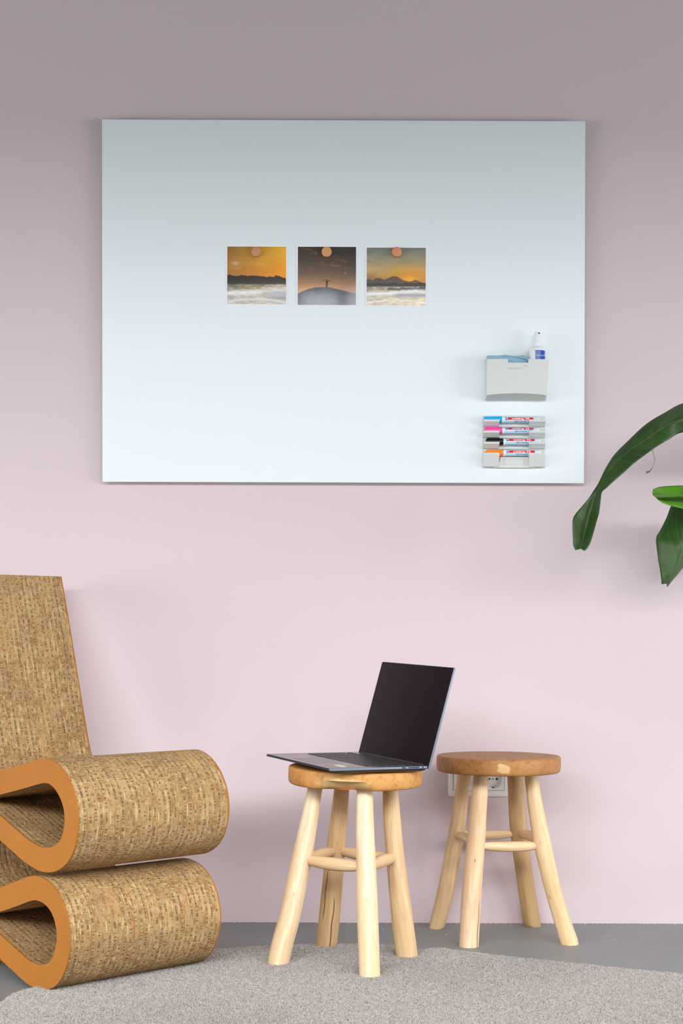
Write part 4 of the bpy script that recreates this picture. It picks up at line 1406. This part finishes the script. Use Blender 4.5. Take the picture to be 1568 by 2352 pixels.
leaf1 = [st((1760, 905), (1760, 960), (1750, 1010), Y1 + .02, Y1 - .05, Y1),
         st((1660, 900), (1660, 945), (1655, 990), Y1 + .03, Y1 - .04, Y1),
         st((1568, 926.5), (1568, 962), (1568, 993), Y1 + .035, Y1 - .02, Y1 - .01),
         st((1527, 948), (1531, 978), (1535, 1010), Y1 + .035, Y1 - .01, Y1 - .02),
         st((1494, 967), (1502, 996), (1508, 1026), Y1 + .03, Y1, Y1 - .03),
         st((1469.5, 986.5), (1480, 1013), (1484, 1043), Y1 + .03, Y1, Y1 - .03),
         st((1445, 1010), (1450, 1031), (1456, 1064), Y1 + .025, Y1, Y1 - .03),
         st((1412, 1043), (1419, 1057), (1434, 1084), Y1 + .02, Y1, Y1 - .03),
         st((1391, 1075), (1400, 1078), (1412, 1103), Y1 + .01, Y1, Y1 - .025),
         st((1374, 1110), (1381, 1108), (1393, 1120.5), Y1, Y1 - .004, Y1 - .02),
         st((1361, 1130), (1371, 1128), (1382, 1131), Y1 - .01, Y1 - .012, Y1 - .02),
         st((1350, 1146), (1362, 1146), (1379.5, 1147), Y1 - .02, Y1 - .012, Y1 - .025),
         st((1335, 1164), (1355, 1172), (1376, 1176), Y1 - .03, Y1 - .012, Y1 - .03),
         st((1320.6, 1181), (1350, 1193), (1371, 1194), Y1 - .04, Y1 - .016, Y1 - .036),
         st((1315, 1193), (1346, 1208), (1366, 1212), Y1 - .046, Y1 - .02, Y1 - .042),
         st((1314, 1212), (1342, 1226), (1361, 1230), Y1 - .05, Y1 - .026, Y1 - .048),
         st((1315, 1235), (1337, 1244), (1356, 1246), Y1 - .052, Y1 - .034, Y1 - .05),
         st((1316, 1253), (1334, 1255), (1349, 1259), Y1 - .052, Y1 - .042, Y1 - .05),
         st((1321, 1264), (1333, 1260.5), (1342, 1265.5), Y1 - .052, Y1 - .048, Y1 - .05)]
leaf('long_leaf', leaf1, M_LEAF1)
Y2 = -0.26
leaf2 = [st((1499.5, 1124), (1498, 1131), (1498.2, 1136.5), Y2, Y2 - .006, Y2),
         st((1506, 1120.5), (1510, 1127), (1506, 1143), Y2 + .012, Y2 + .004, Y2 - .01),
         st((1515, 1118), (1524, 1130), (1516, 1151.5), Y2 + .02, Y2 + .010, Y2 - .016),
         st((1535, 1116), (1543, 1135), (1531, 1158.5), Y2 + .028, Y2 + .014, Y2 - .02),
         st((1556, 1115), (1560, 1139), (1550, 1163.5), Y2 + .03, Y2 + .014, Y2 - .02),
         st((1580, 1115.5), (1582, 1142), (1576, 1168.5), Y2 + .03, Y2 + .012, Y2 - .02),
         st((1640, 1119), (1640, 1146), (1640, 1171), Y2 + .03, Y2 + .012, Y2 - .02),
         st((1720, 1132), (1720, 1152), (1720, 1170), Y2 + .03, Y2 + .01, Y2 - .01)]
leaf('folded_leaf', leaf2, M_LEAF2, label='bright green folded young leaf')
# the rolled-in lower lip of the young leaf
leaf2b = [st((1498.5, 1134), (1502, 1137), (1499.5, 1138.5), Y2 - .004, Y2 - .018, Y2 - .008),
          st((1508, 1133), (1511, 1139), (1509, 1143.5), Y2 - .004, Y2 - .032, Y2 - .024),
          st((1523, 1136), (1525, 1140), (1524, 1143.5), Y2 - .002, Y2 - .036, Y2 - .028),
          st((1542, 1138), (1543, 1140), (1543, 1143), Y2, Y2 - .036, Y2 - .028),
          st((1568, 1139), (1568, 1140), (1568, 1142), Y2, Y2 - .034, Y2 - .026),
          st((1640, 1146), (1640, 1148), (1640, 1150), Y2, Y2 - .03, Y2 - .022)]
leaf('leaf_lip', leaf2b, M_LEAF2)
Y3 = -0.15
leaf3 = [st((1545, 1150), (1588, 1150), (1625, 1165), Y3 + .02, Y3 - .01, Y3 + .01),
         st((1539, 1166), (1584, 1175), (1622, 1195), Y3 + .02, Y3 - .015, Y3 + .02),
         st((1530, 1190), (1580, 1200), (1617, 1220), Y3 + .015, Y3 - .02, Y3 + .02),
         st((1516, 1218), (1575, 1228), (1609, 1245), Y3 + .01, Y3 - .025, Y3 + .02),
         st((1506.5, 1235), (1569, 1255), (1596, 1268), Y3, Y3 - .03, Y3 + .015),
         st((1507.5, 1258), (1562, 1280), (1582, 1285), Y3 - .005, Y3 - .03, Y3 + .01),
         st((1511, 1284), (1554, 1302), (1570, 1300), Y3 - .01, Y3 - .03, Y3),
         st((1515.5, 1310), (1545, 1322), (1558, 1316), Y3 - .01, Y3 - .03, Y3),
         st((1518.5, 1332), (1536, 1333), (1545, 1331), Y3 - .01, Y3 - .03, Y3 - .01),
         st((1519, 1342), (1530.5, 1340.5), (1531, 1348.5), Y3 - .01, Y3 - .025, Y3 - .01)]
leaf('broad_leaf', leaf3, M_LEAF3)
leaf4 = [st((1585, 1240), (1605, 1245), (1625, 1250), Y3 + .06, Y3 + .05, Y3 + .06),
         st((1566, 1270), (1588, 1275), (1606, 1278), Y3 + .06, Y3 + .05, Y3 + .06),
         st((1559, 1295), (1570, 1298), (1580, 1296), Y3 + .06, Y3 + .05, Y3 + .06),
         st((1556, 1313.5), (1558, 1312), (1561, 1309), Y3 + .06, Y3 + .055, Y3 + .06)]
leaf('broad_leaf', leaf4, M_LEAF3)
# a torn strip curling down from the long leaf
cs = catmull([at(x, y, Y1 - .03 + dy) for x, y, dy in ((1496, 1031, .0), (1500.5, 1044, .0), (1502, 1057, -.002), (1499, 1071, -.004), (1492, 1082, -.012), (1484, 1085, -.018))], 6)
bm = bmesh.new()
wq = [0.0006 + 0.0024 * (i / len(cs)) ** 2 for i in range(len(cs))]
va = [bm.verts.new(p + Vector((0.3 * w, 0, 1.0 * w))) for p, w in zip(cs, wq)]
vb = [bm.verts.new(p - Vector((0.3 * w, 0.001, 1.0 * w))) for p, w in zip(cs, wq)]
for i in range(len(cs) - 1):
    bm.faces.new((va[i], va[i + 1], vb[i + 1], vb[i]))
o = obj('torn_strip', bm, M_LEAF1, plant, off=POT, smooth=True)
o.modifiers.new('thickness', 'SOLIDIFY').thickness = 0.0008
# stems down to the pot that stands just outside the picture
M_STEM = plain('green_stem', S(70, 104, 44), 0.5, 0.3)
for pts in ([at(1755, 955, Y1 - .02), (1.24, -.40, 1.12), (1.37, -.42, 0.8), (1.41, -.42, 0.28)],
            [at(1716, 1151, Y2), (1.18, -.50, 0.94), (1.36, -.45, 0.66), (1.43, -.43, 0.28)],
            [at(1590, 1152, Y3 - .012), (1.05, -.37, 1.03), (1.28, -.41, 0.74), (1.42, -.41, 0.28)],
            [at(1604, 1244, Y3 + .05), (1.05, -.33, 0.98), (1.30, -.38, 0.66), (1.44, -.41, 0.28)]):
    sp = catmull(pts, 8)
    bm = bmesh.new()
    tube(bm, sp, [0.005 + 0.004 * i / len(sp) for i in range(len(sp))], 12)
    auto_smooth(obj('stem', bm, M_STEM, plant, off=POT))
auto_smooth(obj('pot', lathe(bmesh.new(), [(0.10, 0), (0.125, 0.01), (0.15, 0.29), (0.155, 0.30), (0.145, 0.30), (0.14, 0.27), (0.0, 0.27)], 'z', 48), plain('grey_pot', (0.3, 0.3, 0.3), 0.7), plant))

# ---------------------------------------------------------------- plaster crumbs along the wall
rnd = random.Random(11)
bm = bmesh.new()
for k in range(520):
    if k < 470:
        x, y = rnd.uniform(-0.42, 1.0), -abs(rnd.gauss(0, 0.006)) - 0.001
    else:
        x, y = rnd.uniform(-0.1, 1.0), -rnd.uniform(0.01, 0.20)
    s = rnd.uniform(0.0005, 0.0013) * (1.6 if rnd.random() < 0.05 else 1)
    m = Matrix.Translation((x, y, s * 0.6)) @ Matrix.Rotation(rnd.uniform(0, 3), 4, 'Z') @ Matrix.Diagonal((s * rnd.uniform(.7, 1.6), s, s * .7, 1))
    bmesh.ops.create_icosphere(bm, subdivisions=1, radius=1.0, matrix=m)
o = obj('plaster_crumbs', bm, plain('white_plaster', (0.75, 0.72, 0.70), 0.9))
o['kind'] = 'stuff'
tag(o, 'fine white plaster crumbs along the foot of the pink wall', 'crumbs')
